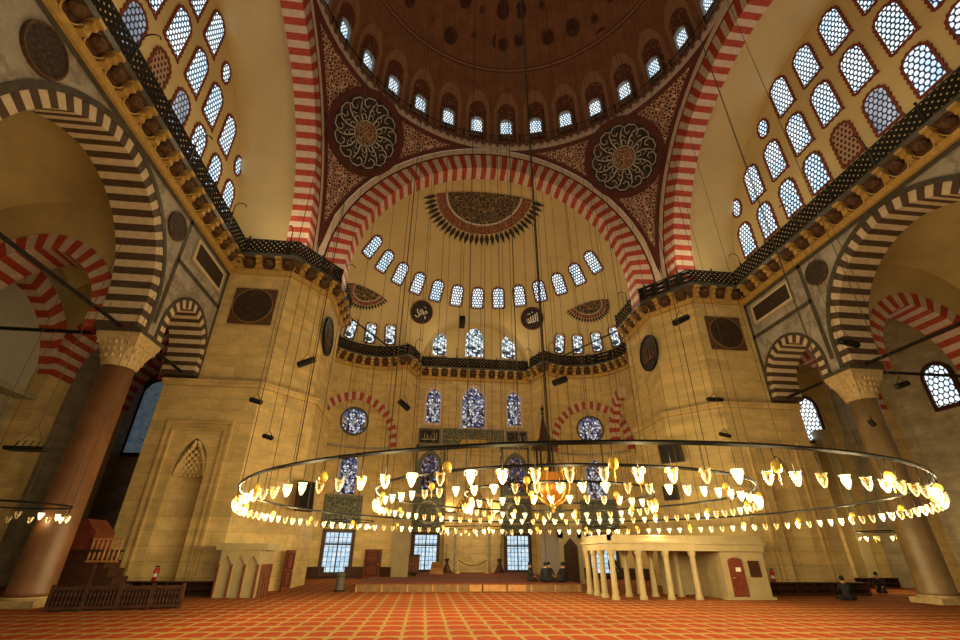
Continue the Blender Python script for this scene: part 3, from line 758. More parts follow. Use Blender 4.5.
# ---- side aisles: outer walls, transverse arches, sail vaults, windows
XO = 25.0
for s, nm in ((-1, 'left'), (1, 'right')):
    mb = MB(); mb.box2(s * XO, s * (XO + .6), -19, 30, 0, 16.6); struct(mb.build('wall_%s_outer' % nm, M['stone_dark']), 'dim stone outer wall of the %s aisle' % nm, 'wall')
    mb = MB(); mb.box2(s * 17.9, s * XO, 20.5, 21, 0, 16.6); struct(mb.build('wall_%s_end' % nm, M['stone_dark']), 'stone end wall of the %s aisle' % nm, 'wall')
    for j, yc in enumerate((CY, 11.6, 17.)):
        pier_here = not (s < 0 and j == 0)
        half = 2.85 if j == 0 else 2.6; Mx = plane((s * 21.3, yc, 0), (s, 0, 0), (0, 1, 0)); mb = MB()
        rows = arch_rows(half, .45, 10.35, .45, .78, 31); voussoirs(mb, Mx, rows, -.75, .75)
        struct(mb.build('trim_%d' % (14 + j * 2 + (0 if s < 0 else 1)), [M['red'], M['pink']]), 'red and pale striped cross arch in the %s aisle, %s from the front' % (nm, ORD[j]), 'arch')
        mb = MB(); xs = [-3.45 + 7.2 * k / 60 for k in range(61)]
        def lo(x):
            t = arch_top(half + .4, .45, 10.35, x); return t if t is not None else 9.9
        for a, b in zip(xs[:-1], xs[1:]):
            for d in (-.7, .7): mb.poly([Mx(a, lo(a), d), Mx(b, lo(b), d), Mx(b, 17.2, d), Mx(a, 17.2, d)])
        struct(mb.build('wall_%s_spandrel_%d' % (nm, j + 1), M['plaster_aisle']), 'cream wall over the %s cross arch of the %s aisle' % (ORD[j], nm), 'wall')
        if pier_here: mb = MB(); mb.box2(s * 24.0, s * XO, yc - .8, yc + .8, 0, 9.9); struct(mb.build('trim_%d' % (20 + j * 2 + (0 if s < 0 else 1)), M['stone']), 'stone wall pier carrying the %s cross arch of the %s aisle' % (ORD[j], nm), 'pilaster')
    for j, (ya, yb) in enumerate(((-19, -4.4), (-4.6, CY), (CY, 11.6), (11.6, 21))):
        mb = MB(); xa, xb = s * 17.7, s * XO
        mb.grid(lambda u, v: (xa + (xb - xa) * u, ya + (yb - ya) * v, 13.4 + 3.6 * sqrt(max(0, 1 - .5 * ((2 * u - 1) ** 2 + (2 * v - 1) ** 2)))), 24, 24)
        struct(mb.build('ceiling_%s_aisle_%d' % (nm, j + 1), M['plaster_aisle'], smooth=True), 'cream vault of the %s aisle, %s bay from the front' % (nm, ORD[j]), 'vault')
# large striped arch sunk into the left outer wall, with grey infill
Mo = plane((-24.95, 7.0, 0), (0, 1, 0), (-1, 0, 0)); mb = MB(); voussoirs(mb, Mo, arch_rows(4.0, .3, 9.3, .5, .95, 33), -.75, .1)
struct(mb.build('trim_46', [M['red'], M['pink']]), 'wide red and pale striped arch on the left outer wall', 'arch')
mb = MB(); mb.prism([(-4, 8.8)] + [(-4.0 * cos(PI * k / 24), 9.3 + 4.2 * sin(PI * k / 24)) for k in range(25)] + [(4, 8.8)], Mo, -.1, -.02); struct(mb.build('wall_left_infill', M['greyplaster']), 'grey plaster wall filling the striped arch of the left outer wall', 'wall')
mb = MB(); mb.box2(-25, -24.1, 2.6, 12, 8.5, 8.8); struct(mb.build('trim_47', M['stone_dark']), 'stone ledge under the striped arch of the left outer wall', 'moulding')
# aisle windows (right: lattice windows; left: tall blue window behind the column)
window((24.94, 7.5, 10.4), (-1, 0, 0), 1.35, 2.3, 'round', 'pane_side', 'wood', 'bright honeycomb window high in the right aisle wall', teeth=False, fw=.2)
window((22.85, 14.96, 10.3), (0, -1, 0), 1.35, 3.0, 'round', 'pane_side', 'wood', 'slanting honeycomb window seen through the narrow right arch', teeth=False, fw=.2)
window((24.94, 4.3, 4.6), (-1, 0, 0), 2.4, 3.2, 'rect', 'stained_white', 'wood', 'low patterned window behind the right column', teeth=False, fw=.2)
window((-23.9, 20.46, 10.3), (0, -1, 0), 2.0, 5.2, 'round', 'bluepane', 'wood', 'dim blue window beyond the left column', teeth=False, fw=.25)

# ---- right aisle background: lit pilaster strips
for k, (x0, x1) in enumerate(((20.6, 21.35), (22.6, 23.4))):
    mb = MB(); mb.box2(x0, x1, 14.2, 15.2, 0, 9.4); struct(mb.build('trim_%d' % (30 + k), M['white']), ('nearer' if k == 0 else 'farther') + ' pale pilaster strip standing in the right aisle', 'pilaster')
mb = MB(); mb.box2(17.9, 25, 15.0, 15.6, 0, 14.5); struct(mb.build('wall_right_screen', M['stone']), 'stone wall behind the pilasters of the right aisle', 'wall')

# ================================================================== QIBLA WALL DETAILS
def on_back(px, py): return at(px, py, 26.88)
for k, (px, w, h) in enumerate(((432.5, 1.25, 3.2), (473.5, 2.1, 3.9), (513.5, 1.25, 3.2))):
    x = (-3.75, -.05, 3.75)[k]
    window((x, 26.88, 13.75), (0, -1, 0), w, h, 'pointed', 'stained', 'pink', ('left', 'tall middle', 'right')[k] + ' blue stained window high in the qibla wall', teeth=False, fw=.22, depth=.1)
for k, x in enumerate((-3.75, 3.75)):
    sd = ('left', 'right')[k]
    window((x, 26.88, 7.9), (0, -1, 0), 1.5, 3.0, 'pointed', 'stained_dim', 'greenmarble', 'dim stained window with pointed head %s of the mihrab' % sd, teeth=False, fw=.3, depth=.14)
    window((x, 26.86, 1.75), (0, -1, 0), 1.75, 2.45, 'rect', 'daypane', 'wood', 'bright floor-level window on the %s of the mihrab' % sd, teeth=False, fw=.25, depth=.2)
def bars(parent, w, h, nx, nz):
    mb = MB()
    for k in range(1, nx): mb.box((-w / 2 + w * k / nx, -.06, 0), (.035 if k != nx // 2 else .09, .05, h))
    for k in range(1, nz): mb.box((0, -.06, -h / 2 + h * k / nz), (w, .05, .03))
    mb.box((0, -.07, h * .2), (w, .07, .12)); mb.build('window_bars', M['iron'], parent)
for o in list(C.objects):
    if o.name.startswith('window_') and 'floor-level' in str(o.get('label', '')): bars(o, 1.75, 2.45, 6, 8)
# tile frames round the lower windows
for k, x in enumerate((-3.75, 3.75)):
    sd = ('left', 'right')[k]
    t = thing('tile_panel', 'tall grey-green tile panel around the stained window on the %s of the mihrab' % sd, 'panel', (x, 26.9, 3.2))
    mb = MB(); mb.box2(-1.3, -1.1, -.06, 0, 0, 7); mb.box2(1.1, 1.3, -.06, 0, 0, 7); mb.box2(-1.3, 1.3, -.06, 0, 6.8, 7.0); mb.build('border', M['greenmarble'], t)
    mb = MB(); mb.prism(outline(2.2, 2.6, 'rect'), lambda x_, z_, d: Vector((x_, -d, z_ + 1.4)), 0, .04); mb.build('field', M['tilepanel'], t)
    mb = MB(); mb.ring2(outline(1.5, 1.5, 'oval'), outline(1.85, 1.85, 'oval'), lambda x_, z_, d: Vector((x_, -d, z_ + 1.5)), .03, .09); mb.prism(outline(1.5, 1.5, 'oval'), lambda x_, z_, d: Vector((x_, -d, z_ + 1.5)), .03, .06, 1); mb.build('roundel', [M['marble'], M['tilepanel']], t)
# calligraphy strokes generator: flowing bands on a flat disc or plaque
def strokes(mb, seed, w, h, n, r=.035, mi=0, y=-.05):
    rnd = random.Random(seed)
    for k in range(n):
        x = -w / 2 + w * (k + .5) / n + rnd.uniform(-.05, .05) * w; ht = h * rnd.choice((.75, .45, .55, .8)); L = []
        b = -h * .32; cw = w / n * rnd.uniform(.9, 1.5)
        for j in range(9):
            a = PI * j / 8; L.append((x + cw * .5 * cos(a), y, b - h * .14 * sin(a) + h * .06))
        mb.tube(L, r, 4, mi, caps=False)
        if rnd.random() < .75: mb.tube([(x + cw * .5, y, b + h * .05), (x + cw * .46, y, b + ht * .9)], [r, r * .7], 4, mi)
        if rnd.random() < .5: mb.sphere((x, y, b + h * rnd.uniform(.45, .6)), r * 1.3, 5, 3, mi)
for k, (x, wd) in enumerate(((-3.95, 1.7), (3.95, 1.7))):
    t = thing('plaque', 'black calligraphy plaque under the %s high stained window' % ('left', 'right')[k], 'plaque', (x, 26.88, 10.95))
    mb = MB(); mb.box((0, -.04, 0), (wd, .08, 1.15)); mb.build('board', M['medal'], t); mb = MB(); strokes(mb, 40 + k, wd * .8, .8, 5, .03, 0, -.1); mb.build('lettering', M['silver'], t)
    mb = MB(); mb.ring2(outline(wd, 1.15, 'rect'), outline(wd + .24, 1.39, 'rect'), LOC, 0, .12); mb.build('frame', M['greenmarble'], t)
t = thing('plaque', 'long grey-green inscribed panel above the mihrab', 'plaque', (0, 26.88, 10.95))
mb = MB(); mb.box((0, -.04, 0), (5.2, .08, 1.1)); mb.build('board', M['tilepanel'], t)
mb = MB(); mb.ring2(outline(5.2, 1.1, 'rect'), outline(5.6, 1.5, 'rect'), LOC, 0, .12); mb.build('frame', M['greenmarble'], t)
mb = MB(); strokes(mb, 9, 4.6, .7, 14, .025, 0, -.09); mb.build('lettering', M['gilt'], t)

# mihrab
t = thing('mihrab', 'marble prayer niche with stepped hood in the middle of the qibla wall', 'mihrab', (0, 26.9, 0))
mb = MB(); mb.box2(-2.3, -1.5, -.35, 0, 0, 9.3); mb.box2(1.5, 2.3, -.35, 0, 0, 9.3); mb.box2(-1.5, 1.5, -.35, 0, 7.3, 9.3)
mb.box2(-2.45, 2.45, -.45, 0, 9.3, 9.6)
xs = [-1.5 + 3 * k / 20 for k in range(21)]
for a, b in zip(xs[:-1], xs[1:]):
    f_ = lambda x: 5.0 + (1.5 - abs(x)) * 1.45
    mb.prism([(a, f_(a)), (b, f_(b)), (b, 7.4), (a, 7.4)], lambda x, z, d: Vector((x, -d, z)), 0, .3)
mb.build('surround', M['stone_warm'], t)
mb = MB()
for k in range(5): mb.box2(-1.6 + k * .12, 1.6 - k * .12, -.40, -.36, 9.6 + k * .22, 9.82 + k * .22)
mb.build('crest', M['gilt'], t)
mb = MB()
for tier in range(7):
    for j in range(9 - tier): mb.box((-1.3 + tier * .17 + j * (2.6 - tier * .34) / max(1, 8 - tier), -.1 - .03 * tier, 4.9 + tier * .3), (.22, .2, .26), 0, Matrix.Rotation(PI / 4, 3, 'Z'))
mb.build('stalactite_hood', M['gilt'], t)
mb = MB(); mb.box2(-1.5, 1.5, -.06, 0, 0, 5.2); mb.build('niche_panel', M['stone_warm'], t)
for sx in (-1, 1):
    mb = MB(); mb.lathe([(.16, 0), (.12, .15), (.1, .3), (.1, 4.7), (.15, 4.9)], 10, (sx * 1.42, -.2, 0)); mb.build('colonnette', M['marble'], t)

# exedra: curved striped arches, round windows and lower stained windows
def curved(s):
    c = EX[s]
    def Mp(x, z, d):                                # x: metres along the wall from the middle of the arch, d: into the room
        a0 = R(-20) if s < 0 else R(18); a = a0 + x / CR; r = CR - d
        return Vector((c.x + r * sin(a), c.y + r * cos(a), z))
    return Mp
for s, nm in ((-1, 'left'), (1, 'right')):
    Mp = curved(s); mb = MB(); voussoirs(mb, Mp, arch_rows(3.2, .5, 9.75, .3, .66, 35), -.05, .16)
    struct(mb.build('trim_%d' % (40 if s < 0 else 41), [M['red'], M['cream']]), 'red and cream striped arch on the curved %s apse wall' % nm, 'arch')
    o = Mp(0, 11.5, .05); n_ = (Mp(0, 11.5, 1) - Mp(0, 11.5, 0))
    window(o + n_ * .02, n_, 2.1, 2.1, 'oval', 'stained', 'tile', 'round stained window under the striped arch on the %s apse wall' % nm, teeth=False, fw=.15, depth=.16)
    o = Mp(.1 if s < 0 else .05, 7.3, .04)
    window(o, n_, 1.5, 3.1, 'pointed', 'stained', 'cream', 'tall stained window low on the %s apse wall' % nm, teeth=False, fw=.2)
    o = Mp(0, 1.7, .1)
    w_ = window(o, n_, 1.9, 2.6, 'rect', 'daypane', 'wood', 'bright floor-level window in the curved %s apse wall' % nm, teeth=False, fw=.25, depth=.2); bars(w_, 1.9, 2.6, 6, 8)
    mb = MB(); mb.grid(lambda u, v: Mp(-3.4 + 6.8 * u, 9.25 + .2 * v, .1), 30, 1); mb.grid(lambda u, v: Mp(-3.4 + 6.8 * u, 9.45, .1 * v), 30, 1)
    mb.build('trim_%d' % (42 if s < 0 else 43), M['stone_dark']); struct(C.objects['trim_%d' % (42 if s < 0 else 43)], 'string course below the striped arch on the %s apse wall' % nm, 'moulding')
    t = thing('tile_panel', 'grey-green tile panel over the floor-level window of the %s apse wall' % nm, 'panel', Mp(0, 3.55, .05)); mb = MB(); b0 = Mp(0, 3.55, .05)
    mb.grid(lambda u, v: Mp(-1.3 + 2.6 * u, 3.55 + 1.9 * v, .08) - b0, 10, 1); mb.build('field', M['tilepanel'], t)
    mb = MB(); mb.ring2([(-1.3, 0), (1.3, 0), (1.3, 1.9), (-1.3, 1.9)], [(-1.5, -.2), (1.5, -.2), (1.5, 2.1), (-1.5, 2.1)], lambda x, z, d: Mp(x, 3.55 + z, d) - b0, 0, .14); mb.build('border', M['greenmarble'], t)
# second striped arch springing from the right pier
mb = MB(); rows = arch_rows(2.4, .3, 10.2, .4, .8, 25)[:13]
voussoirs(mb, plane((10.9, 18.9, 0), (0, -1, 0), (1, 0, 0)), rows, -.06, .5); struct(mb.build('trim_44', [M['red'], M['cream']]), 'half of a red and cream striped arch beside the right pier', 'arch')

# wooden baseboards of the apse
for s, nm in ((-1, 'left'), (1, 'right')):
    Mp = curved(s); mb = MB(); mb.grid(lambda u, v: Mp(-4.6 + 9 * u, .75 * v, .07), 30, 1); struct(mb.build('baseboard_' + nm, M['wood']), 'dark wooden dado along the foot of the %s apse wall' % nm, 'baseboard')

# raised platform in the apse
t = thing('platform', 'low wooden platform covered with red carpet before the mihrab', 'platform', (0, 11.5, 0))
mb = MB(); mb.box2(-7.0, 4.1, 0, 6.5, 0, .30); mb.build('step', M['plank'], t); mb = MB(); mb.box2(-1.55, 1.25, -.02, .0, .02, .3); mb.build('pale_step_panel', M['lightwood'], t)
mb = MB(); mb.box2(-7.0, 4.1, .06, 6.5, .30, .36); mb.box2(-4.3, 4.3, 6.5, 14.8, .0, .36); mb.build('carpet_cover', M['darkcarpet'], t)
mb = MB()
for k in range(10): mb.box2(-7 + 10.95 * k / 9 - .03, -7 + 10.95 * k / 9 + .03, -.02, .02, 0, .3)
mb.build('panel_batten', M['lightwood'], t)

# ================================================================== PAINTED AND HUNG MEDALLIONS
def disc(name, label, P, nrm, r, parts, upv=(0, 0, 1), cat='medallion', group=None):
    nrm = Vector(nrm).normalized(); y = -nrm; z = (Vector(upv) - y * y.dot(Vector(upv))).normalized(); x = y.cross(z)
    return thing(name, label, cat, P, Matrix((x, y, z)).transposed(), group)
def circ(r, n=40): return [(r * cos(2 * PI * k / n), r * sin(2 * PI * k / n)) for k in range(n)]
for s, nm in ((-1, 'left'), (1, 'right')):
    # pendentive medallion, curved to the sphere
    ph = R(44.2); dirv = Vector((s * 10.40, 10.6, 10.75)).normalized(); c0 = Vector((0, 0, ZS)) + dirv * (RS - .12)
    t = disc('medallion', 'large dark medallion with silver calligraphy on the %s pendentive' % nm, c0, -dirv, 2, None)
    rad = 2.55; sag = lambda q: -(RS - sqrt(max(0, RS * RS - q * q)))       # curves towards the room at the rim
    mb = MB(); mb.grid(lambda u, v: Vector((rad * v * cos(2 * PI * u), sag(rad * v) , rad * v * sin(2 * PI * u))), 48, 5); mb.build('ground', M['medal'], t, True)
    mb = MB(); mb.grid(lambda u, v: Vector(((rad + .5 * v) * cos(2 * PI * u), sag(rad) - .02 - .03 * v + (sag(rad + .5) - sag(rad)) * v, (rad + .5 * v) * sin(2 * PI * u))), 48, 2); mb.build('border', M['burg'], t, True)
    mb = MB(); mb.grid(lambda u, v: Vector((.82 * v * cos(2 * PI * u), -.05, .82 * v * sin(2 * PI * u))), 32, 2); mb.build('heart', M['medalmid'], t)
    mb = MB(); rnd = random.Random(3 + s)
    pol = lambda a, r: Vector((r * cos(a), sag(r) - .05, r * sin(a)))
    for k in range(13):
        a = 2 * PI * k / 13
        mb.tube([pol(a + da, r) for da, r in ((-.04, .95), (-.05, 1.5), (-.12, 1.95), (-.22, 2.25), (-.10, 2.42), (.10, 2.40), (.22, 2.2), (.22, 1.9), (.10, 1.75), (.02, 1.95))], .042, 4)
        mb.tube([pol(a + da, r) for da, r in ((.12, 1.0), (.16, 1.25), (.30, 1.35), (.42, 1.2), (.38, 1.0))], .038, 4)
        mb.tube([pol(a + da, r) for da, r in ((.18, 1.45), (.32, 1.7), (.46, 1.5))], .034, 4)
    mb.tube([pol(2 * PI * k / 40, .88) for k in range(40)], .035, 4, closed=True)
    mb.build('calligraphy', M['silver'], t)
    # small calligraphic disc on the semi-dome
    q = Vector((s * 5.4, 24.45, 22.15)); d = (q - SC).normalized(); q = SC + d * (SR - .1)
    t = disc('medallion', 'small round black medallion with white calligraphy on the %s of the semi-dome' % nm, q, -d, 1, None)
    mb = MB(); mb.prism(circ(1.02), LOC, -.25, .05); mb.build('board', M['medal'], t); mb = MB(); mb.ring2(circ(1.0), circ(1.12), LOC, -.25, .1); mb.build('rim', M['burg'], t)
    mb = MB()
    if s > 0:   # the name in the right disc: alif, two lams, ha
        mb.tube([(.55, -.09, -.35), (.57, -.09, .5)], .07, 5); 
        mb.tube([(.35, -.09, .4), (.34, -.09, -.3), (.2, -.09, -.38), (.12, -.09, -.28), (.12, -.09, .3)], .065, 5)
        mb.tube([(.12, -.09, -.25), (0, -.09, -.38), (-.1, -.09, -.28), (-.12, -.09, .22)], .065, 5)
        mb.tube([(-.12, -.09, -.3), (-.3, -.09, -.42), (-.5, -.09, -.3), (-.5, -.09, -.05), (-.35, -.09, .02), (-.28, -.09, -.2), (-.35, -.09, -.4)], .06, 5)
        mb.tube([(-.1, -.09, .42), (-.25, -.09, .52), (-.4, -.09, .42)], .045, 5); mb.tube([(.05, -.09, .55), (.1, -.09, .66), (.18, -.09, .55)], .035, 4)
    else:
        mb.tube([(.55, -.09, .05), (.4, -.09, .2), (.25, -.09, .05), (.4, -.09, -.08), (.2, -.09, -.15), (.05, -.09, .15), (-.05, -.09, .3), (-.2, -.09, .12), (.05, -.09, -.2), (-.3, -.09, -.25)], .06, 5)
        mb.tube([(-.2, -.09, -.2), (-.4, -.09, -.12), (-.5, -.09, .2)], .06, 5); mb.tube([(-.1, -.09, -.3), (-.3, -.09, -.55), (-.62, -.09, -.45)], .055, 5); mb.tube([(.1, -.09, .55), (.3, -.09, .5)], .04, 4); mb.tube([(.35, -.09, -.3), (.5, -.09, -.55)], .05, 4)
    mb.build('calligraphy', M['letter'], t)
    # pier front: square panel with dark disc
    t = disc('wall_roundel', 'dark roundel in a square frame on the front of the %s pier' % nm, (s * 14.45, 10.08, 14.25), (0, -1, 0), 1, None, cat='roundel')
    mb = MB(); mb.box((0, -.02, 0), (2.35, .08, 2.3)); mb.build('square_panel', M['brown'], t)
    mb = MB(); mb.prism(circ(1.08), LOC, .04, .12); mb.build('disc', M['roundel'], t); mb = MB(); mb.ring2(circ(1.05), circ(1.12), LOC, .04, .15); mb.build('rim', M['plank'], t)
    # pier inner face roundel
    t = disc('wall_roundel', 'dark green oval-looking roundel on the inner flank of the %s pier' % nm, (s * 10.86, 13.3, 14.05), (-s, 0, 0), 1, None, cat='roundel')
    mb = MB(); mb.prism(circ(1.15), LOC, 0, .1); mb.build('disc', M['medal'], t); mb = MB(); mb.ring2(circ(1.13), circ(1.26), LOC, 0, .15); mb.build('rim', M['iron'], t); mb = MB(); strokes(mb, 70 + s, 1.4, 1.3, 5, .035, 0, -.13); mb.build('calligraphy', M['plank'], t)
    # spandrel roundels and panel
    for y, w_ in ((4.25, 'far'), (-4.15, 'near')):
        t = disc('wall_roundel', '%s dark roundel in the marble spandrel above the %s arcade' % (w_, nm), (s * (WL - .02), y, 15.2), (-s, 0, 0), 1, None, cat='roundel')
        rr_ = .62 if w_ == 'far' else .74
        mb = MB(); mb.prism(circ(rr_), LOC, 0, .1); mb.build('disc', M['roundel'], t); mb = MB(); mb.ring2(circ(rr_), circ(rr_ + .07), LOC, 0, .12); mb.build('rim', M['brown'], t)
    t = disc('wall_panel', 'dark oblong inscription panel in the marble beside the %s pier' % nm, (s * (WL - .02), 7.8, 15.3), (-s, 0, 0), 1, None, cat='panel')
    mb = MB(); mb.box((0, -.04, 0), (3.0, .08, .95)); mb.build('board', M['roundel'], t)
    mb = MB(); mb.ring2(outline(3.0, .95, 'rect'), outline(3.3, 1.25, 'rect'), LOC, 0, .1); mb.build('frame', M['cream'], t)

# sunburst paintings: half rosettes on the semi-dome and the exedrae
def rosette(c, r, centre, axis, rad, ntip, name, label, half_n):
    """painted half rosette lying on a sphere (c, r); centre = unit direction, half_n = direction of the visible half"""
    z = Vector(centre).normalized(); x = (Vector(half_n) - z * z.dot(Vector(half_n))).normalized(); y = z.cross(x)
    base = c + z * (r - .1)
    def P(rho, th, lift=0):
        a = rho / r; return c + (r - .06 - lift) * (cos(a) * z + sin(a) * (cos(th) * x + sin(th) * y)) - base
    t = thing(name, label, 'painted rosette', base)
    def band(r0, r1, mat, nm, lift): 
        mb = MB(); mb.grid(lambda u, v: P(r0 + (r1 - r0) * v, -PI / 2 + PI * u, lift), 40, 6); mb.build(nm, mat, t, True)
    band(0.01, rad * .58, M['rosette'], 'heart', .02); band(rad * .58, rad * .61, M['silver'], 'ring', .03); band(rad * .61, rad * .76, M['rosette_rim'], 'rim', .02)
    mb = MB()
    for k in range(ntip):
        th = -PI / 2 + PI * (k + .5) / ntip; w = PI / ntip * .40
        L = [(rad * .77, w * .25), (rad * .82, w * .85), (rad * .86, w), (rad * .91, w * .6), (rad * .96, w * .15), (rad * 1.0, 0.0)]
        pts = [P(q, th - a, .02) for q, a in L] + [P(q, th + a, .02) for q, a in L[::-1]]
        mb.poly(pts)
    mb.build('tips', M['medal'], t)
rosette(SC, SR, (Vector((-.35, 15.9, 29.9)) - SC), None, 5.6, 30, 'rosette', 'big dark sunburst half rosette at the top of the semi-dome', (0, 1, -.2))
for s, nm in ((-1, 'left'), (1, 'right')):
    rosette(EX[s], ER, Vector((s * (10.2 - 8.8), 22.0 - 20.5, 22.95 - 18.5)), None, 2.35, 22, 'rosette', 'small dark half rosette in the half-dome of the %s apse corner' % nm, (s * .67, .74, -.3))

# ================================================================== CHANDELIERS
def cupmesh(lit):
    mb = MB(); S = .68; mb.lathe([(.012, -.16), (.03, -.15), (.05, -.11), (.085, -.03), (.095, .03), (.085, .08), (.115, .125)], 10, (0, 0, 0), 0)
    mb.lathe([(.09, .075), (.012, .10)], 10, (0, 0, 0), 1)
    for sx in (-1, 1): mb.tube([(sx * .09, 0, .02), (sx * .135, 0, .05), (sx * .13, 0, .11), (sx * .1, 0, .12)], .012, 4, 0 if lit else 1)
    mb.tube([(0, 0, .1), (0, 0, .40)], .008, 4, 2)
    if not lit: mb.sphere((0, 0, .0), (.035, .035, .06), 6, 5, 3)
    mb.v = [(x * S, y * S, z * S if z < .3 else z) for x, y, z in mb.v]
    return mb
CUPL = cupmesh(True); CUPU = cupmesh(False)
ME_L = CUPL.mesh('lit_lamp', [M['lit'], M['lit'], M['iron'], M['lit']], True); ME_U = CUPU.mesh('glass_lamp', [M['glass'], M['gold'], M['iron'], M['white']], True)
gb = MB(); gb.sphere((0, 0, 0), (.072, .072, .085), 12, 8); gb.tube([(0, 0, .1), (0, 0, .28)], .008, 4, 1); gb.tube([(0, 0, -.08), (0, 0, -.24)], [.014, .01], 5); ME_G = gb.mesh('brass_globe', [M['globe'], M['iron']], True)
def lampring(name, label, c, Rr, nl, nc, drop=.42, hoop=.035, ztop=None, lightn=0, watt=0, maxn=100, lit_mod=3.6, cab=.011, dz=0):
    t = thing(name, label, 'chandelier', c)
    mb = MB(); mb.tube([(Rr * cos(2 * PI * k / 96), Rr * sin(2 * PI * k / 96), 0) for k in range(96)], hoop, 5, closed=True); mb.build('hoop', M['iron'], t)
    items = []; rnd = random.Random(int(Rr * 100))
    for k in range(nl):
        a = 2 * PI * k / nl; lit = (rnd.random() < 1. / lit_mod); p = Vector((Rr * cos(a), Rr * sin(a), -drop))
        items.append(((p + Vector(c) - Vector(CAM)).length, p, a, lit))
    items.sort(key=lambda q: q[0])
    for _, p, a, lit in items[:maxn]: link('lit_lamp' if lit else 'glass_lamp', ME_L if lit else ME_U, t, p, (0, 0, a + PI / 2))
    if len(items) > maxn:
        mb = MB()
        for _, p, a, lit in items[maxn:]:
            src = CUPL if lit else CUPU; n0 = len(mb.v); ca, sa = cos(a + PI / 2), sin(a + PI / 2)
            mb.v += [(x * ca - y * sa + p.x, x * sa + y * ca + p.y, z + p.z) for x, y, z in src.v]
            mb.f += [tuple(i + n0 for i in q) for q in src.f]; mb.m += [(4 if lit and m_ != 2 else m_) for m_ in src.m]
        o = mb.build('far_lamps', [M['glass'], M['gold'], M['iron'], M['white'], M['lit']], t, True); o['kind'] = 'stuff'
    ng = nl // 5
    for k in range(ng):
        a = 2 * PI * (k + .37) / ng; link('brass_globe', ME_G, t, (Rr * cos(a), Rr * sin(a), -.28 + .0), (0, 0, a))
    if ztop:
        far_a = [PI * (k + .5) / nc for k in range(nc)] + [PI + PI * (k + .5) / (nc // 3) for k in range(nc // 3)]
        for a in far_a:
            x, y = Rr * cos(a), Rr * sin(a); q = math.hypot(c[0] + x, c[1] + y)
            zt = DZ + sqrt(max(4, DR * DR - q * q)) - c[2] if ztop == 'dome' else ztop
            mb = MB(); mb.tube([(x, y, 0), (x, y, zt)], cab, 4); mb.build('cable', M['cable'], t)
    for k in range(lightn):
        a = 2 * PI * (k + .5) / lightn; ld = bpy.data.lights.new('lamp_light', 'POINT'); ld.energy = watt; ld.color = (1., .80, .38); ld.shadow_soft_size = .14
        lo_ = bpy.data.objects.new('lamp_light', ld); C.objects.link(lo_); lo_.location = Vector(c) + Vector((Rr * cos(a), Rr * sin(a), -drop))
    return t
WATT = 132
RC = (0, .6)
lampring('ring_chandelier', 'widest ring chandelier of glass oil lamps hanging low over the carpet', (*RC, 3.02), 8.78, 122, 20, lightn=28, watt=WATT, ztop='dome')
lampring('ring_chandelier', 'middle ring chandelier inside the widest one', (0, .25, 3.24), 5.36, 76, 14, lightn=16, watt=WATT, ztop='dome')
lampring('ring_chandelier', 'innermost ring chandelier around the brass bowl', (.1, .5, 3.30), 2.85, 40, 6, lightn=8, watt=WATT, ztop='dome')
# central brass bowl on its chain
t = thing('hanging_bowl', 'ornate brass bowl lantern hanging at the centre of the rings', 'lantern', (*RC, 3.0))
mb = MB(); mb.lathe([(.02, -.05), (.07, .02), (.06, .08), (.2, .14), (.36, .30), (.42, .55), (.38, .8), (.30, .95)], 20); mb.build('bowl', simple('amber_glass_bowl', (.45, .17, .03), .3, .4), t, True)
for k in range(6):
    a = 2 * PI * k / 6; ca, sa = cos(a), sin(a)
    mb = MB(); mb.tube([(r * ca, r * sa, z) for r, z in ((.06, -.02), (.3, .08), (.48, .26), (.57, .52), (.54, .78), (.44, .96), (.50, 1.06))], .03, 6); mb.sphere((.52 * ca, .52 * sa, 1.02), .07, 8, 5); mb.build('scroll_arm', M['gold'], t, True)
mb = MB(); mb.lathe([(.01, -.22), (.05, -.17), (.03, -.1), (.09, -.05), (.08, .04)], 12); mb.build('finial', M['gold'], t, True)
mb = MB(); mb.tube([(0, 0, .9), (0, 0, 45)], .024, 5); mb.build('chain', M['iron'], t)
for k in range(3):
    a = 2 * PI * k / 3; mb = MB(); mb.tube([(.45 * cos(a), .45 * sin(a), .95), (0, 0, 2.2)], .012, 4); mb.build('stay', M['iron'], t)

# smaller lamp rings in the aisles and the apse
lampring('aisle_chandelier', 'small ring of oil lamps hanging beside the left column', (-16.9, 2.6, 2.92), 1.62, 18, 4, .35, .03, 8, 2, 9)
lampring('aisle_chandelier', 'small ring of oil lamps low in the right aisle behind the column', (21.4, 11., 2.9), 1.2, 12, 3, .35, .03, 8, 2, 170)
lampring('aisle_chandelier', 'small ring of lamps hanging before the left apse window', (-8.9, 20.8, 3.6), 1.5, 18, 3, .35, .03, 12, 2, 95)
lampring('aisle_chandelier', 'small ring of lamps hanging before the mihrab', (-.2, 21.5, 3.3), 2.6, 26, 3, .35, .03, 13, 2, 95)
lampring('aisle_chandelier', 'small ring of lamps hanging before the right apse window', (8.9, 20.8, 3.4), 1.7, 18, 3, .35, .03, 12, 2, 95)
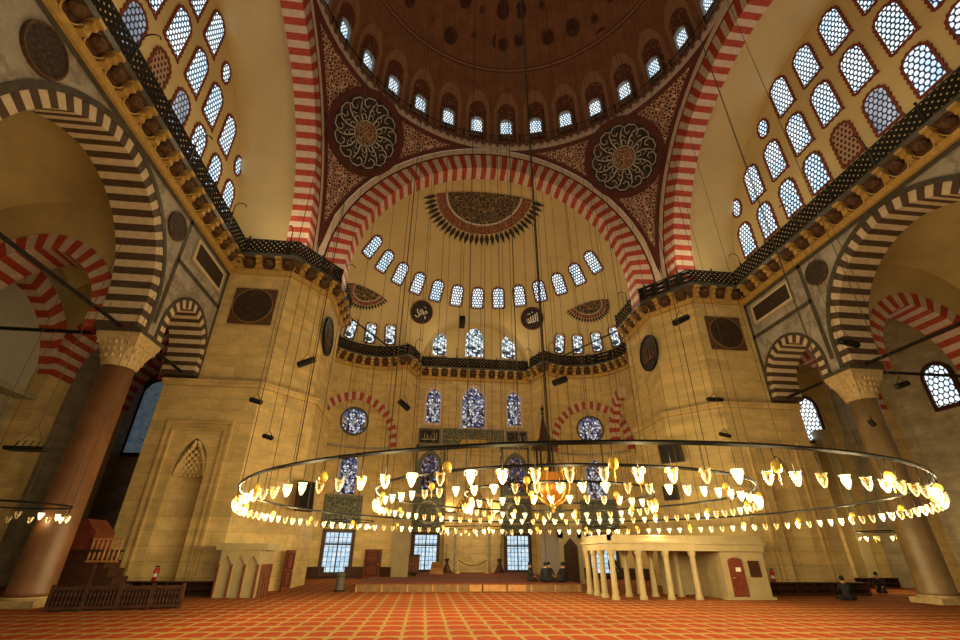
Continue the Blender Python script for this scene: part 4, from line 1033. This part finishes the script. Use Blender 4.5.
# two wall lamps lighting the mihrab
for sx in (-1, 1):
    t = thing('wall_lamp', 'shaded lamp glowing on the %s of the mihrab hood' % ('left' if sx < 0 else 'right'), 'lamp', (sx * 1.9, 26.4, 4.7))
    mb = MB(); mb.box((0, 0, 0), (.9, .12, .12)); mb.tube([(0, .3, 0), (0, 0, 0)], .03, 5); mb.build('bracket', M['iron'], t)
    mb = MB(); mb.sphere((0, -.05, .12), (.3, .1, .1), 10, 6); mb.build('bulb', M['lit'], t)
    ld = bpy.data.lights.new('lamp_light', 'POINT'); ld.energy = 70; ld.color = (1., .75, .3); ld.shadow_soft_size = .15; lo_ = bpy.data.objects.new('lamp_light', ld); C.objects.link(lo_); lo_.location = (sx * 1.9, 26.1, 4.9)

# ================================================================== HANGING SPEAKERS AND CABLES
def hang(px, py, y, lx, lz, tilt, label, name='hanging_speaker', cat='speaker', zup=9, body='iron'):
    P = at(px, py, y); t = thing(name, label, cat, P); k = (P - Vector(CAM)).dot(fwd) / 453
    rot = Matrix.Rotation(R(tilt), 3, 'Y') @ Matrix.Identity(3)
    mb = MB(); w = lx * k; h = lz * k
    n = 10; prof = []
    for j in range(n): a = 2 * PI * j / n; prof.append((cos(a) * h / 2, sin(a) * h / 2))
    rows = [mb.pts([rot @ Vector((xx, q[0] * sc_, q[1] * sc_)) for q in prof]) for xx, sc_ in ((-w / 2, .7), (-w * .44, 1), (w * .44, 1), (w / 2, .7))]
    for A, B in zip(rows[:-1], rows[1:]):
        for j in range(n): mb.face((A[j], A[(j + 1) % n], B[(j + 1) % n], B[j]))
    mb.face(rows[0]); mb.face(rows[-1]); mb.build('body', M[body], t)
    mb = MB(); mb.tube([rot @ Vector((-w * .3, 0, h * .4)), (0, 0, h * 1.5), rot @ Vector((w * .3, 0, h * .4))], .018, 4); mb.build('bracket', M['iron'], t)
    mb = MB(); mb.tube([(0, 0, h * 1.5), (0, 0, zup)], .013, 4); mb.build('cable', M['cable'], t)
    return t
HS = [(256, 401, 6.5, 13, 5, 15, 'small dark tube speaker hanging before the left pier, beside its upper body'), (268, 437, 6.5, 11, 4.5, 15, 'lowest small dark tube speaker hanging before the left pier'),
      (306.5, 362, 8, 18, 6.5, -25, 'long tilted dark tube speaker hanging before the corner of the left pier'), (404, 405, 12, 14, 6, 40, 'steeply tilted dark speaker hanging before the left striped apse arch'),
      (560, 381, 11, 16, 6.5, -22, 'dark tube speaker hanging before the right end of the apse gallery'), (681, 320, 7, 20, 6.5, -28, 'large tilted dark tube speaker high before the right pier'),
      (715, 399.5, 7, 17, 4.5, 0, 'level dark tube speaker hanging before the lower part of the right pier'), (725, 435, 5, 12, 4, 12, 'small dark tube speaker just above the widest lamp ring on the right'),
      (849, 343, 2.5, 20, 7, 12, 'dark tube speaker hanging before the striped right arch'), (902, 385, 0.5, 16, 6, -18, 'dark tube speaker hanging before the bright right aisle window'),
      (872, 423, 3, 7, 5, 60, 'tiny dark speaker hanging against the right column'), (462, 322, 12, 6, 13, 0, 'upright dark box hanging before the middle of the semi-dome')]
for h in HS: hang(*h[:6], h[6])
# hanging iron lamp tray on the left
P = at(28, 449, 1.); t = thing('hanging_tray', 'dark iron tray lamp hanging against the left aisle wall', 'lamp', P)
mb = MB(); mb.box((0, 0, 0), (1.1, .4, .1)); mb.build('tray', M['iron'], t); mb = MB()
for k in range(5): mb.tube([(-.4 + .2 * k, 0, .05), (-.4 + .2 * k + .05, 0, .25)], .02, 4)
mb.build('cups', M['iron'], t); mb = MB(); mb.tube([(-.4, 0, .05), (0, 0, .7), (.4, 0, .05)], .014, 4); mb.tube([(0, 0, .7), (0, 0, 7.5)], .014, 4); mb.build('cable', M['cable'], t)
# loudspeaker panels on the piers
def panel(px, py, s, w, h, rz, tilt, label):
    n_ = Vector((-s * .762, -.647, 0)); d = ray(px, py); Q = Vector((s * 10.6, 12.5, 0)); P = Vector(CAM) + d * ((Q - Vector(CAM)).dot(n_) / d.dot(n_)) + n_ * .75; t = thing('loudspeaker', label, 'speaker', P, (R(tilt), 0, R(rz)))
    mb = MB(); mb.box((0, 0, 0), (w, .25, h)); mb.build('cabinet', M['wood'], t); mb = MB(); mb.box((0, -.13, 0), (w * .86, .03, h * .88)); mb.build('grille', M['iron'], t)
    mb = MB(); mb.tube([(0, .1, 0), (0, .78, .1)], .05, 5); mb.build('bracket', M['iron'], t)
panel(296, 497, -1, .95, 1.45, 50, -6, 'tall dark loudspeaker on the corner of the left pier'); panel(676, 455, 1, 1.3, 1.1, -50, 12, 'tilted dark loudspeaker on the corner of the right pier'); panel(676, 494, 1, .8, .8, -50, 8, 'small square loudspeaker low on the corner of the right pier')
# iron bars across the apse gallery corners
for s in (-1, 1):
    a = Vector((s * 10.9, 17.0, 17.75)); b = Vector((s * 7.9, 24.1, 18.1)); mb = MB(); mb.tube([(0, 0, 0), b - a], .07, 5); tag(mb.build('tie_beam', M['iron'], loc=a), 'slanting black bar before the small windows of the %s apse corner' % ('left' if s < 0 else 'right'), 'beam')

# ================================================================== FURNITURE ON THE FLOOR
# muezzins' marble platform
t = thing('muezzin_platform', 'marble platform on slender columns before the right pier', 'platform', (4.1, 7.0, 0)); o = Vector((4.1, 7, 0))
mb = MB(); mb.box2(-.15, 7.0, -.12, 3.4, 1.82, 2.16); mb.box2(-.22, 7.05, -.2, 3.45, 2.10, 2.2); mb.build('slab', M['white'], t)
mb = MB(); mb.box2(-.1, 7., -.06, .06, 2.2, 2.38); mb.box2(-.1, .05, -.06, 3.4, 2.2, 2.38); mb.box2(-.14, 7., -.1, .1, 2.38, 2.43); mb.box2(-.14, .1, -.1, 3.4, 2.38, 2.43); mb.build('parapet', M['white'], t)
cm = MB(); cm.lathe([(.17, 0), (.17, .1), (.135, .16), (.12, .9), (.115, 1.58), (.16, 1.7), (.18, 1.82)], 8); cme = cm.mesh('column', M['white'])
for x, y in ((0, 0), (1.2, 0), (2.42, 0), (3.64, 0), (-.05, 1.1), (-.05, 2.1), (-.05, 3.1), (1.2, 1.5), (2.42, 1.5), (3.64, 1.5), (1.2, 3.1), (2.42, 3.1)): link('column', cme, t, (x, y, 0))
mb = MB(); mb.box2(4.95, 6.95, .0, 3.2, 0, 1.82); mb.box2(3.6, 5, 2.6, 3.2, 0, 1.82); mb.build('cabin', M['white'], t)
dr = MB(); dr.prism([(-.33, .08), (.33, .08), (.33, 1.45)] + [(.33 * cos(PI * k / 10), 1.45 + .13 * sin(PI * k / 10)) for k in range(1, 10)] + [(-.33, 1.45)], lambda x, z, d: Vector((5.55 + x, -d, z)), 0, .06); d_ = dr.build('door', M['redwood'], t)
mb = MB(); mb.box((5.6, -.075, 1.12), (.22, .02, .16)); mb.build('notice', M['paper'], d_); mb = MB(); mb.sphere((5.32, -.09, .8), .035, 6, 4); mb.tube([(5.32, -.09, .8), (5.42, -.09, .8)], .015, 4); mb.build('handle', M['gold'], d_)
mb = MB(); mb.box((6.4, -.03, 1.15), (.5, .05, .62)); mb.build('louvre', M['wood'], t); mb = MB(); mb.box2(4.7, 6.95, -.25, 0, 0, .1); mb.build('step', M['white'], t)
# marble fountain kiosk on the left
t = thing('marble_kiosk', 'small arcaded marble kiosk with red pilasters at the foot of the left pier', 'kiosk', (-12.35, 8.1, 0))
mb = MB(); mb.box2(.05, 1.75, .12, 1.7, 0, 1.85); mb.box2(-.12, 1.95, -.02, 1.7, 1.72, 1.98); mb.build('body', M['white'], t)
mb = MB()
for k in range(3):
    x = .38 + .52 * k; mb.prism([(-.26, .06), (-.20, .06), (-.2, 1.25), (0, 1.52), (.2, 1.25), (.2, .06), (.26, .06), (.26, 1.72), (-.26, 1.72)], lambda a, z, d: Vector((x + a, .12 - d, z)), 0, .1)
mb.build('arcade', M['white'], t)
for k in range(4):
    mb = MB(); mb.tube([(.12 + .52 * k, .02, .02), (.12 + .52 * k, .02, 1.2)], .045, 6); mb.build('pilaster', M['redwood'], t)
for k in range(4):
    mb = MB(); mb.tube([(1.82, .25 + .4 * k, .02), (1.82, .25 + .4 * k, 1.2)], .045, 6); mb.build('pilaster', M['redwood'], t)
# low bookcases
def bookcase(x0, x1, y, h, label, d=.38):
    t = thing('bookcase', label, 'bookcase', ((x0 + x1) / 2, y, 0)); w = x1 - x0; mb = MB()
    mb.box2(-w / 2, w / 2, 0, .03, 0, h); mb.box2(-w / 2 - .04, w / 2 + .04, -d - .04, .03, h, h + .05); mb.box2(-w / 2, w / 2, -d, 0, 0, .06)
    n = max(2, round(w / .9))
    for k in range(n + 1): mb.box2(-w / 2 + w * k / n - .02, -w / 2 + w * k / n + .02, -d, 0, 0, h)
    mb.build('carcass', M['wood'], t); mb = MB(); mb.box2(-w / 2, w / 2, -d, 0, h * .5, h * .5 + .03); mb.build('shelf', M['wood'], t)
bookcase(-17.2, -12.5, 9.2, .5, 'low dark bookcase along the foot of the left pier'); bookcase(11.9, 17.4, 9.2, .5, 'low dark bookcase along the foot of the right pier'); bookcase(18.2, 24, 14.1, .5, 'low dark bookcase in the right aisle behind the kneeling figure')
# wooden balustrade on the left
t = thing('balustrade', 'low dark wooden balustrade on the carpet before the left column', 'balustrade', (-15.1, 3.35, 0), (0, 0, math.atan2(1.0, 3.5)))
Lb = 3.5; mb = MB(); mb.box2(0, Lb, -.04, .04, .58, .66); mb.box2(0, Lb, -.04, .04, .05, .13); mb.build('rails', M['wood'], t)
bm_ = MB(); bm_.lathe([(.03, .13), (.045, .2), (.02, .3), (.045, .42), (.02, .5), (.03, .58)], 6); bme = bm_.mesh('baluster', M['wood'])
for k in range(34): link('baluster', bme, t, (.1 + (Lb - .2) * k / 33, 0, 0))
pm = MB(); pm.box2(-.05, .05, -.05, .05, 0, .72); pme = pm.mesh('post', M['wood'])
for k in range(5): link('post', pme, t, (Lb * k / 4, 0, 0))
mb = MB(); mb.box2(0, Lb, .05, .5, 0, .55); mb.build('back_box', M['wood'], t)
# wooden preacher's pulpit behind the left column
t = thing('pulpit', 'dark wooden pulpit with steps and pale baluster rail beside the left pier', 'pulpit', (-17.0, 6.2, 0))
mb = MB(); mb.box2(-.2, 1.15, 0, 1.4, 0, 1.62); mb.box2(-.28, 1.22, -.08, 1.48, 1.62, 1.7); mb.build('body', M['wood'], t)
mb = MB(); mb.box2(-.2, .75, .1, 1.3, 1.7, 2.3); mb.poly([(-.2, .1, 2.3), (.75, .1, 2.3), (.28, .1, 2.75)]); mb.poly([(.75, 1.3, 2.3), (-.2, 1.3, 2.3), (.28, 1.3, 2.75)]); mb.poly([(-.2, .1, 2.3), (-.2, 1.3, 2.3), (.28, 1.3, 2.75), (.28, .1, 2.75)]); mb.poly([(.75, .1, 2.3), (.28, .1, 2.75), (.28, 1.3, 2.75), (.75, 1.3, 2.3)]); mb.build('backrest', M['redwood'], t)
mb = MB()
for k in range(5): mb.box2(1.15 + .0, 1.15 + .22 * (5 - k), .2, 1.2, .27 * k, .27 * (k + 1))
mb.build('steps', M['wood'], t)
mb = MB(); mb.box2(.8, 1.9, -.03, .03, 2.02, 2.08); mb.box2(.8, 1.9, -.03, .03, 1.28, 1.34)
for k in range(7): mb.lathe([(.025, 1.34), (.05, 1.5), (.025, 1.68), (.05, 1.86), (.025, 2.02)], 6, (.86 + .163 * k, 0, 0))
mb.build('baluster_rail', M['lightwood'], t)
# fire extinguishers
for x, y, z, lab in ((-15.05, 9.62, .56, 'red fire extinguisher standing on the left bookcase before the niche'), (12.75, 9.05, .56, 'red fire extinguisher standing on the right bookcase')):
    t = thing('fire_extinguisher', lab, 'fire extinguisher', (x, y if x > 0 else 9.1, z)); mb = MB(); mb.lathe([(.0, 0), (.085, 0), (.085, .38), (.05, .46), (.025, .5)], 12); mb.build('cylinder', M['redpaint'], t, True)
    mb = MB(); mb.box((.02, 0, .53), (.16, .03, .05)); mb.build('valve', M['iron'], t); mb = MB(); mb.tube([(.06, 0, .5), (.12, 0, .4), (.11, 0, .15)], .014, 5); mb.build('hose', M['iron'], t); mb = MB(); mb.lathe([(.087, .14), (.087, .26)], 12); mb.build('label_band', M['paper'], t)
# stone post on the carpet edge
P = at(338, 592, 11.6); t = thing('stone_post', 'squat grey stone post at the left end of the platform', 'post', (P.x, 11.9, 0)); mb = MB(); mb.lathe([(.22, 0), (.24, .06), (.21, .12), (.19, .62), (.23, .66), (.23, .72), (.16, .76)], 16, caps=True); mb.build('shaft', M['tile'], t); mb = MB(); mb.lathe([(.27, 0), (.27, .06)], 16, caps=True); mb.build('base', M['iron'], t)
# doors / boards by the piers
def board(px, y, w, h, rz, label, name='wooden_door', cat='door', mat='redwood'):
    P = at(px, 575, y); t = thing(name, label, cat, (P.x, y, 0), (0, 0, R(rz))); mb = MB(); mb.box2(-w / 2, w / 2, -.06, .06, 0, h); mb.build('leaf', M[mat], t)
    mb = MB()
    for zc in (.3, .72): mb.ring2(outline(w * .6, h * .32, 'rect'), outline(w * .75, h * .38, 'rect'), lambda x, z, d: Vector((x, -d, z + zc * h)), .05, .09)
    mb.build('panels', M['wood'], t); mb = MB(); mb.sphere((w * .38, -.1, h * .48), .04, 6, 4); mb.build('handle', M['gold'], t)
board(287, 11.9, .55, 1.75, 60, 'dark wooden door leaf standing by the corner of the left pier'); board(371, 24.6, 1.25, 1.9, -8, 'dark wooden door in the left apse wall'); board(572, 22.0, 1.2, 2.6, 20, 'tall dark wooden door right of the minbar', mat='wood')
# marble slab between the windows (pale upright panel left of the mihrab)
mb = MB(); mb.box2(-6.35, -4.95, 24.2, 24.9, .0, 4.9); struct(mb.build('trim_45', M['white']), 'pale smooth marble buttress left of the qibla windows', 'buttress')
# cabinet and candlesticks on the platform
t = thing('cabinet', 'dark wooden cabinet before the left qibla window', 'cabinet', (-3.3 - 1.4, 24.6, .36)); mb = MB(); mb.box2(-.55, .55, -.35, .35, 0, 1.15); mb.box2(-.6, .6, -.4, .4, 1.15, 1.22); mb.build('body', M['wood'], t)
for sx in (-1, 1): mb = MB(); mb.box2(sx * .27 - .23, sx * .27 + .23, -.39, -.35, .1, 1.05); d_ = mb.build('door', M['redwood'], t); mb = MB(); mb.sphere((sx * .08, -.42, .6), .03, 6, 4); mb.build('knob', M['gold'], d_)
t = thing('book_stand', 'folding wooden book stand on the platform before the left qibla window', 'book stand', (-2.9, 22.5, .36)); mb = MB()
mb.poly([(-.5, -.3, 0), (.5, -.3, 0), (.35, .3, .75), (-.35, .3, .75)]); mb.poly([(-.5, .3, 0), (.5, .3, 0), (.35, -.3, .75), (-.35, -.3, .75)]); mb.build('boards', M['lightwood'], t); mb = MB(); mb.box((0, 0, .62), (.5, .3, .06)); mb.build('book', M['paper'], t)
for sx in (-1, 1):
    t = thing('candlestick', 'tall brass candlestick with white candle on the %s of the mihrab' % ('left' if sx < 0 else 'right'), 'candlestick', (sx * 2.05, 25.6, .36))
    mb = MB(); mb.lathe([(.42, 0), (.42, .06), (.30, .2), (.14, .55), (.1, .75), (.2, .85), (.2, .92), (.1, .97)], 16, caps=True); mb.build('stand', M['wood'], t, True); mb = MB(); mb.lathe([(.11, .97), (.11, 2.0), (.02, 2.06)], 12); mb.build('candle', M['white'], t)
# rope barrier before the mihrab
t = thing('rope_barrier', 'low stanchion barrier with a sagging rope before the mihrab', 'barrier', (-.2, 24.2, .36))
for sx in (-1, 1): mb = MB(); mb.lathe([(.2, 0), (.2, .04), (.03, .08), (.03, .95), (.06, 1.0)], 10, (sx * 1.1, 0, 0)); mb.build('stanchion', M['gold'], t)
mb = MB(); mb.tube([(-1.1 + 2.2 * k / 12, 0, .9 - .4 * (1 - ((k - 6) / 6) ** 2)) for k in range(13)], .03, 5); mb.build('rope', M['wood'], t)
# minbar with its conical cap
P = Vector((5.55, 22.5, 0))
t = thing('minbar', 'marble pulpit staircase with dark conical spire right of the mihrab', 'minbar', (P.x, 22.6, 0))
mb = MB(); mb.box2(-.55, .55, 0, 1.3, 0, 6.2)
for k in range(14): mb.box2(-.5, .5, -.32 * (k + 1), -.32 * k, 0, 6.0 * (1 - (k + 1) / 15))
mb.build('staircase', M['white'], t)
mb = MB()
for sx in (-1, 1): mb.prism([(0, 6.9), (0, 6.0), (-4.5, .3), (-4.5, 1.2)], lambda y, z, d: Vector((sx * .5 + d, y, z)), -.06, .06)
mb.build('balustrade', M['white'], t)
mb = MB()
for sx in (-1, 1):
    mb.box2(sx * .5 - .07, sx * .5 + .07, -.1, .05, 6.2, 9.4); mb.box2(sx * .5 - .07, sx * .5 + .07, 1.2, 1.35, 6.2, 9.4)
mb.build('canopy_posts', M['wood'], t); mb = MB(); mb.box2(-.9, .9, -.4, 1.6, 9.4, 9.65); mb.build('canopy_slab', M['wood'], t)
mb = MB(); mb.lathe([(.55, 9.65), (.55, 10.1), (.42, 10.2), (.05, 12.2)], 8, (0, .6, 0)); mb.build('spire', M['wood'], t)
mb = MB(); mb.lathe([(.05, 12.2), (.14, 12.35), (.04, 12.5), (.17, 12.75), (.04, 12.95), (.01, 13.3)], 8, (0, .6, 0)); mb.build('finial', M['iron'], t)
mb = MB()
for sx in (-1, 1): mb.box2(sx * .62 - .14, sx * .62 + .14, -4.8, -4.5, 0, 3.0)
mb.box2(-.76, .76, -4.8, -4.5, 2.6, 3.1); mb.box2(-.86, .86, -4.86, -4.46, 3.1, 3.3); mb.prism([(-.5, 2.1), (0, 2.62), (.5, 2.1), (.5, 2.65), (-.5, 2.65)], lambda x, z, d: Vector((x, -4.75 + d, z)), 0, .2); mb.build('portal', M['white'], t)
mb = MB(); mb.box2(-.48, .48, -4.62, -4.56, .02, 2.6); mb.build('door', M['wood'], t)

# ================================================================== PEOPLE
def person(label, joints, edges, loc, rz, cloth='cloth', facing=1):
    """joints: name -> (x, y, z, radius); one skinned surface; head shaped with a face"""
    names = list(joints); me = bpy.data.meshes.new('person'); me.from_pydata([joints[n][:3] for n in names], [(names.index(a), names.index(b)) for a, b in edges], [])
    o = bpy.data.objects.new('body_tmp', me); C.objects.link(o); o.modifiers.new('s', 'SKIN'); sv = me.skin_vertices[0].data
    for k, n in enumerate(names): sv[k].radius = (joints[n][3],) * 2; sv[k].use_root = (n == 'pelvis')
    sb = o.modifiers.new('d', 'SUBSURF'); sb.levels = 1; sb.render_levels = 1
    dg = bpy.context.evaluated_depsgraph_get(); bm = bpy.data.meshes.new_from_object(o.evaluated_get(dg)); bpy.data.objects.remove(o)
    bm.materials.clear(); bm.materials.append(M[cloth]); bm.materials.append(M['skin'])
    hd = Vector(joints['head'][:3]); hands = [Vector(joints[h][:3]) for h in ('handL', 'handR')]
    for p in bm.polygons:
        p.use_smooth = True
        if (p.center - hd).length < .15 or min((p.center - h).length for h in hands) < .075: p.material_index = 1
    b = tag(link('person', bm, None, loc, (0, 0, R(rz))), label, 'person')
    mb = MB(); mb.sphere((hd.x, hd.y + .025, hd.z + .035), (.095, .108, .105), 12, 8); mb.clip(lambda p: (p.z - hd.z) + (p.y - hd.y) * .9 - .0); mb.build('hair', M['hair'], b, True)
    mb = MB(); mb.sphere((hd.x, hd.y - .115, hd.z - .005), (.014, .022, .022), 6, 4); mb.build('nose', M['skin'], b, True)
    mb = MB()
    for sx in (-1, 1): mb.sphere((hd.x + sx * .035, hd.y - .093, hd.z + .02), .012, 6, 4)
    mb.build('eyes', M['hair'], b)
    mb = MB(); hn = hands
    for h in hn:
        for k in range(5): mb.tube([h, h + Vector((-.028 + .016 * k, -.045, -.012)), h + Vector((-.03 + .017 * k, -.075 + .006 * abs(k - 2), -.03))], [.011, .010, .007], 4)
    mb.build('fingers', M['skin'], b, True)
    return b
EDG = [('pelvis', 'belly'), ('belly', 'chest'), ('chest', 'neck'), ('neck', 'head'), ('chest', 'shL'), ('shL', 'elL'), ('elL', 'handL'), ('chest', 'shR'), ('shR', 'elR'), ('elR', 'handR'),
       ('pelvis', 'hipL'), ('hipL', 'knL'), ('knL', 'anL'), ('anL', 'toL'), ('pelvis', 'hipR'), ('hipR', 'knR'), ('knR', 'anR'), ('anR', 'toR')]
def seated(lean=.0):
    return {'pelvis': (0, 0, .14, .15), 'belly': (0, -.02 - lean * .3, .32, .145), 'chest': (0, -.04 - lean * .7, .52, .15), 'neck': (0, -.05 - lean, .67, .06), 'head': (0, -.07 - lean * 1.2, .80, .095),
            'shL': (-.18, -.04 - lean * .7, .57, .065), 'elL': (-.25, -.14 - lean, .34, .05), 'handL': (-.15, -.34 - lean, .22, .035), 'shR': (.18, -.04 - lean * .7, .57, .065), 'elR': (.25, -.14 - lean, .34, .05), 'handR': (.15, -.34 - lean, .22, .035),
            'hipL': (-.11, -.03, .13, .10), 'knL': (-.36, -.30, .13, .08), 'anL': (.02, -.42, .08, .055), 'toL': (.14, -.45, .06, .04), 'hipR': (.11, -.03, .13, .10), 'knR': (.36, -.30, .13, .08), 'anR': (-.02, -.36, .08, .055), 'toR': (-.14, -.32, .06, .04)}
def kneeling():
    return {'pelvis': (0, .1, .30, .14), 'belly': (0, -.02, .44, .14), 'chest': (0, -.14, .60, .145), 'neck': (0, -.22, .73, .06), 'head': (0, -.28, .85, .095),
            'shL': (-.18, -.15, .63, .062), 'elL': (-.23, -.25, .42, .05), 'handL': (-.12, -.38, .30, .035), 'shR': (.18, -.15, .63, .062), 'elR': (.23, -.25, .42, .05), 'handR': (.12, -.38, .30, .035),
            'hipL': (-.1, .06, .26, .10), 'knL': (-.14, -.36, .10, .085), 'anL': (-.11, .12, .07, .05), 'toL': (-.10, .24, .05, .04), 'hipR': (.1, .06, .26, .10), 'knR': (.14, -.36, .10, .085), 'anR': (.11, .12, .07, .05), 'toR': (.10, .24, .05, .04)}
def standing():
    return {'pelvis': (0, 0, .92, .14), 'belly': (0, 0, 1.08, .13), 'chest': (0, 0, 1.30, .15), 'neck': (0, 0, 1.48, .06), 'head': (0, -.02, 1.62, .095),
            'shL': (-.2, 0, 1.38, .062), 'elL': (-.25, .02, 1.10, .05), 'handL': (-.24, -.07, .84, .035), 'shR': (.2, 0, 1.38, .062), 'elR': (.25, .02, 1.10, .05), 'handR': (.24, -.07, .84, .035),
            'hipL': (-.1, 0, .86, .10), 'knL': (-.11, -.02, .48, .072), 'anL': (-.11, .02, .09, .05), 'toL': (-.12, -.13, .05, .042), 'hipR': (.1, 0, .86, .10), 'knR': (.11, -.02, .48, .072), 'anR': (.11, .02, .09, .05), 'toR': (.12, -.13, .05, .042)}
person('person in dark navy clothes sitting on the carpet by the right bookcase', seated(.05), EDG, (13.75, 6.1, .0), 150)
person('person in dark clothes kneeling on the carpet near the right column', kneeling(), EDG, (19.2, 10.0, .0), -60)
for k, (x, y, rz, lean, lab) in enumerate(((1.75, 13.3, 70, .05, 'person sitting alone at the left of the group on the platform'), (2.4, 12.2, 150, .06, 'person in black sitting in front of the group on the platform'), (2.95, 13.6, 20, .0, 'person sitting at the back of the group on the platform'),
                                           (3.4, 12.2, 200, .02, 'person in dark clothes second from the right in the seated group'), (3.9, 13.6, -60, .05, 'person sitting at the right end of the group on the platform'))):
    person(lab, seated(lean), EDG, (x, y, .36), rz, 'cloth' if k % 2 else 'cloth2')
person('person in dark clothes standing behind the marble platform columns', standing(), EDG, (6.9, 14.3, 0), 10)

# ================================================================== LIGHT
def pl(loc, w, col=(1., .82, .46), r=.9):  # unseen soft fill light, added along the galleries to brighten upper walls and vaults
    ld = bpy.data.lights.new('gallery_fill_light', 'POINT'); ld.energy = w; ld.color = col; ld.shadow_soft_size = r; o = bpy.data.objects.new('gallery_fill_light', ld); C.objects.link(o); o.location = loc
GW = 98
for s in (-1, 1):
    for y in (-8, -2, 4, 9): pl((s * 14.3, y, 20.0), GW)
    pl((s * 11.6, 9.6, 19.6), GW); pl((s * 9.2, 14.8, 19.4), GW); pl((s * 8.2, 21.0, 19.2), GW)
pl((-3, 24.0, 19.0), GW); pl((3, 24.0, 19.0), GW)
wd = bpy.data.worlds.new('hall_light'); bpy.context.scene.world = wd; wd.use_nodes = True
bg = wd.node_tree.nodes['Background']; bg.inputs[0].default_value = (1., .83, .50, 1); bg.inputs[1].default_value = .36
sc = bpy.context.scene
sc.view_settings.view_transform = 'Standard'; sc.view_settings.look = 'None'; sc.view_settings.exposure = 0.0; sc.view_settings.gamma = 1; sc.view_settings.use_curve_mapping = False

# ------------------------------------------------------------------ groups of repeats
GR = {'ring_chandelier': 'concentric ring chandeliers over the carpet', 'aisle_chandelier': 'small hanging lamp rings', 'hanging_speaker': 'tube speakers hanging on cables', 'candlestick': 'candlesticks beside the mihrab',
      'bookcase': 'low bookcases along the walls', 'loudspeaker': 'loudspeakers on the piers', 'wall_roundel': 'dark roundels on the walls', 'medallion': 'calligraphic medallions', 'column': 'columns of the side arcades',
      'tie_beam': 'black iron tie beams', 'gallery_railing': 'black gallery railings', 'plaque': 'inscribed plaques on the qibla wall', 'rosette': 'painted half rosettes', 'tile_panel': 'grey-green tile panels', 'wall_lamp': 'lamps beside the mihrab hood', 'fire_extinguisher': 'fire extinguishers', 'wall_panel': 'oblong inscription panels', 'wooden_door': 'dark wooden doors'}
for o in C.objects:
    if o.parent: continue
    b = o.name.split('.')[0]
    if b in GR: o['group'] = GR[b]
    elif b == 'person' and 'platform' in o['label'] and 'sitting' in o['label'] or b == 'person' and 'seated group' in o['label']: o['group'] = 'people sitting on the platform'
    elif b.startswith('window_'):
        l = o['label']
        for key, g in (('ring under the dome', 'dome windows'), ('arched row of the semi-dome', 'semi-dome windows'), ('bottom row', 'bottom row of side windows'), ('middle row', 'middle row of side windows'), ('top row of', 'top row of side windows'), ('corner gallery', 'small apse gallery windows'), ('stained window high', 'high stained windows of the qibla wall'), ('floor-level', 'floor-level apse windows'), ('oval', 'small oval windows')):
            if key in l: o['group'] = g; break
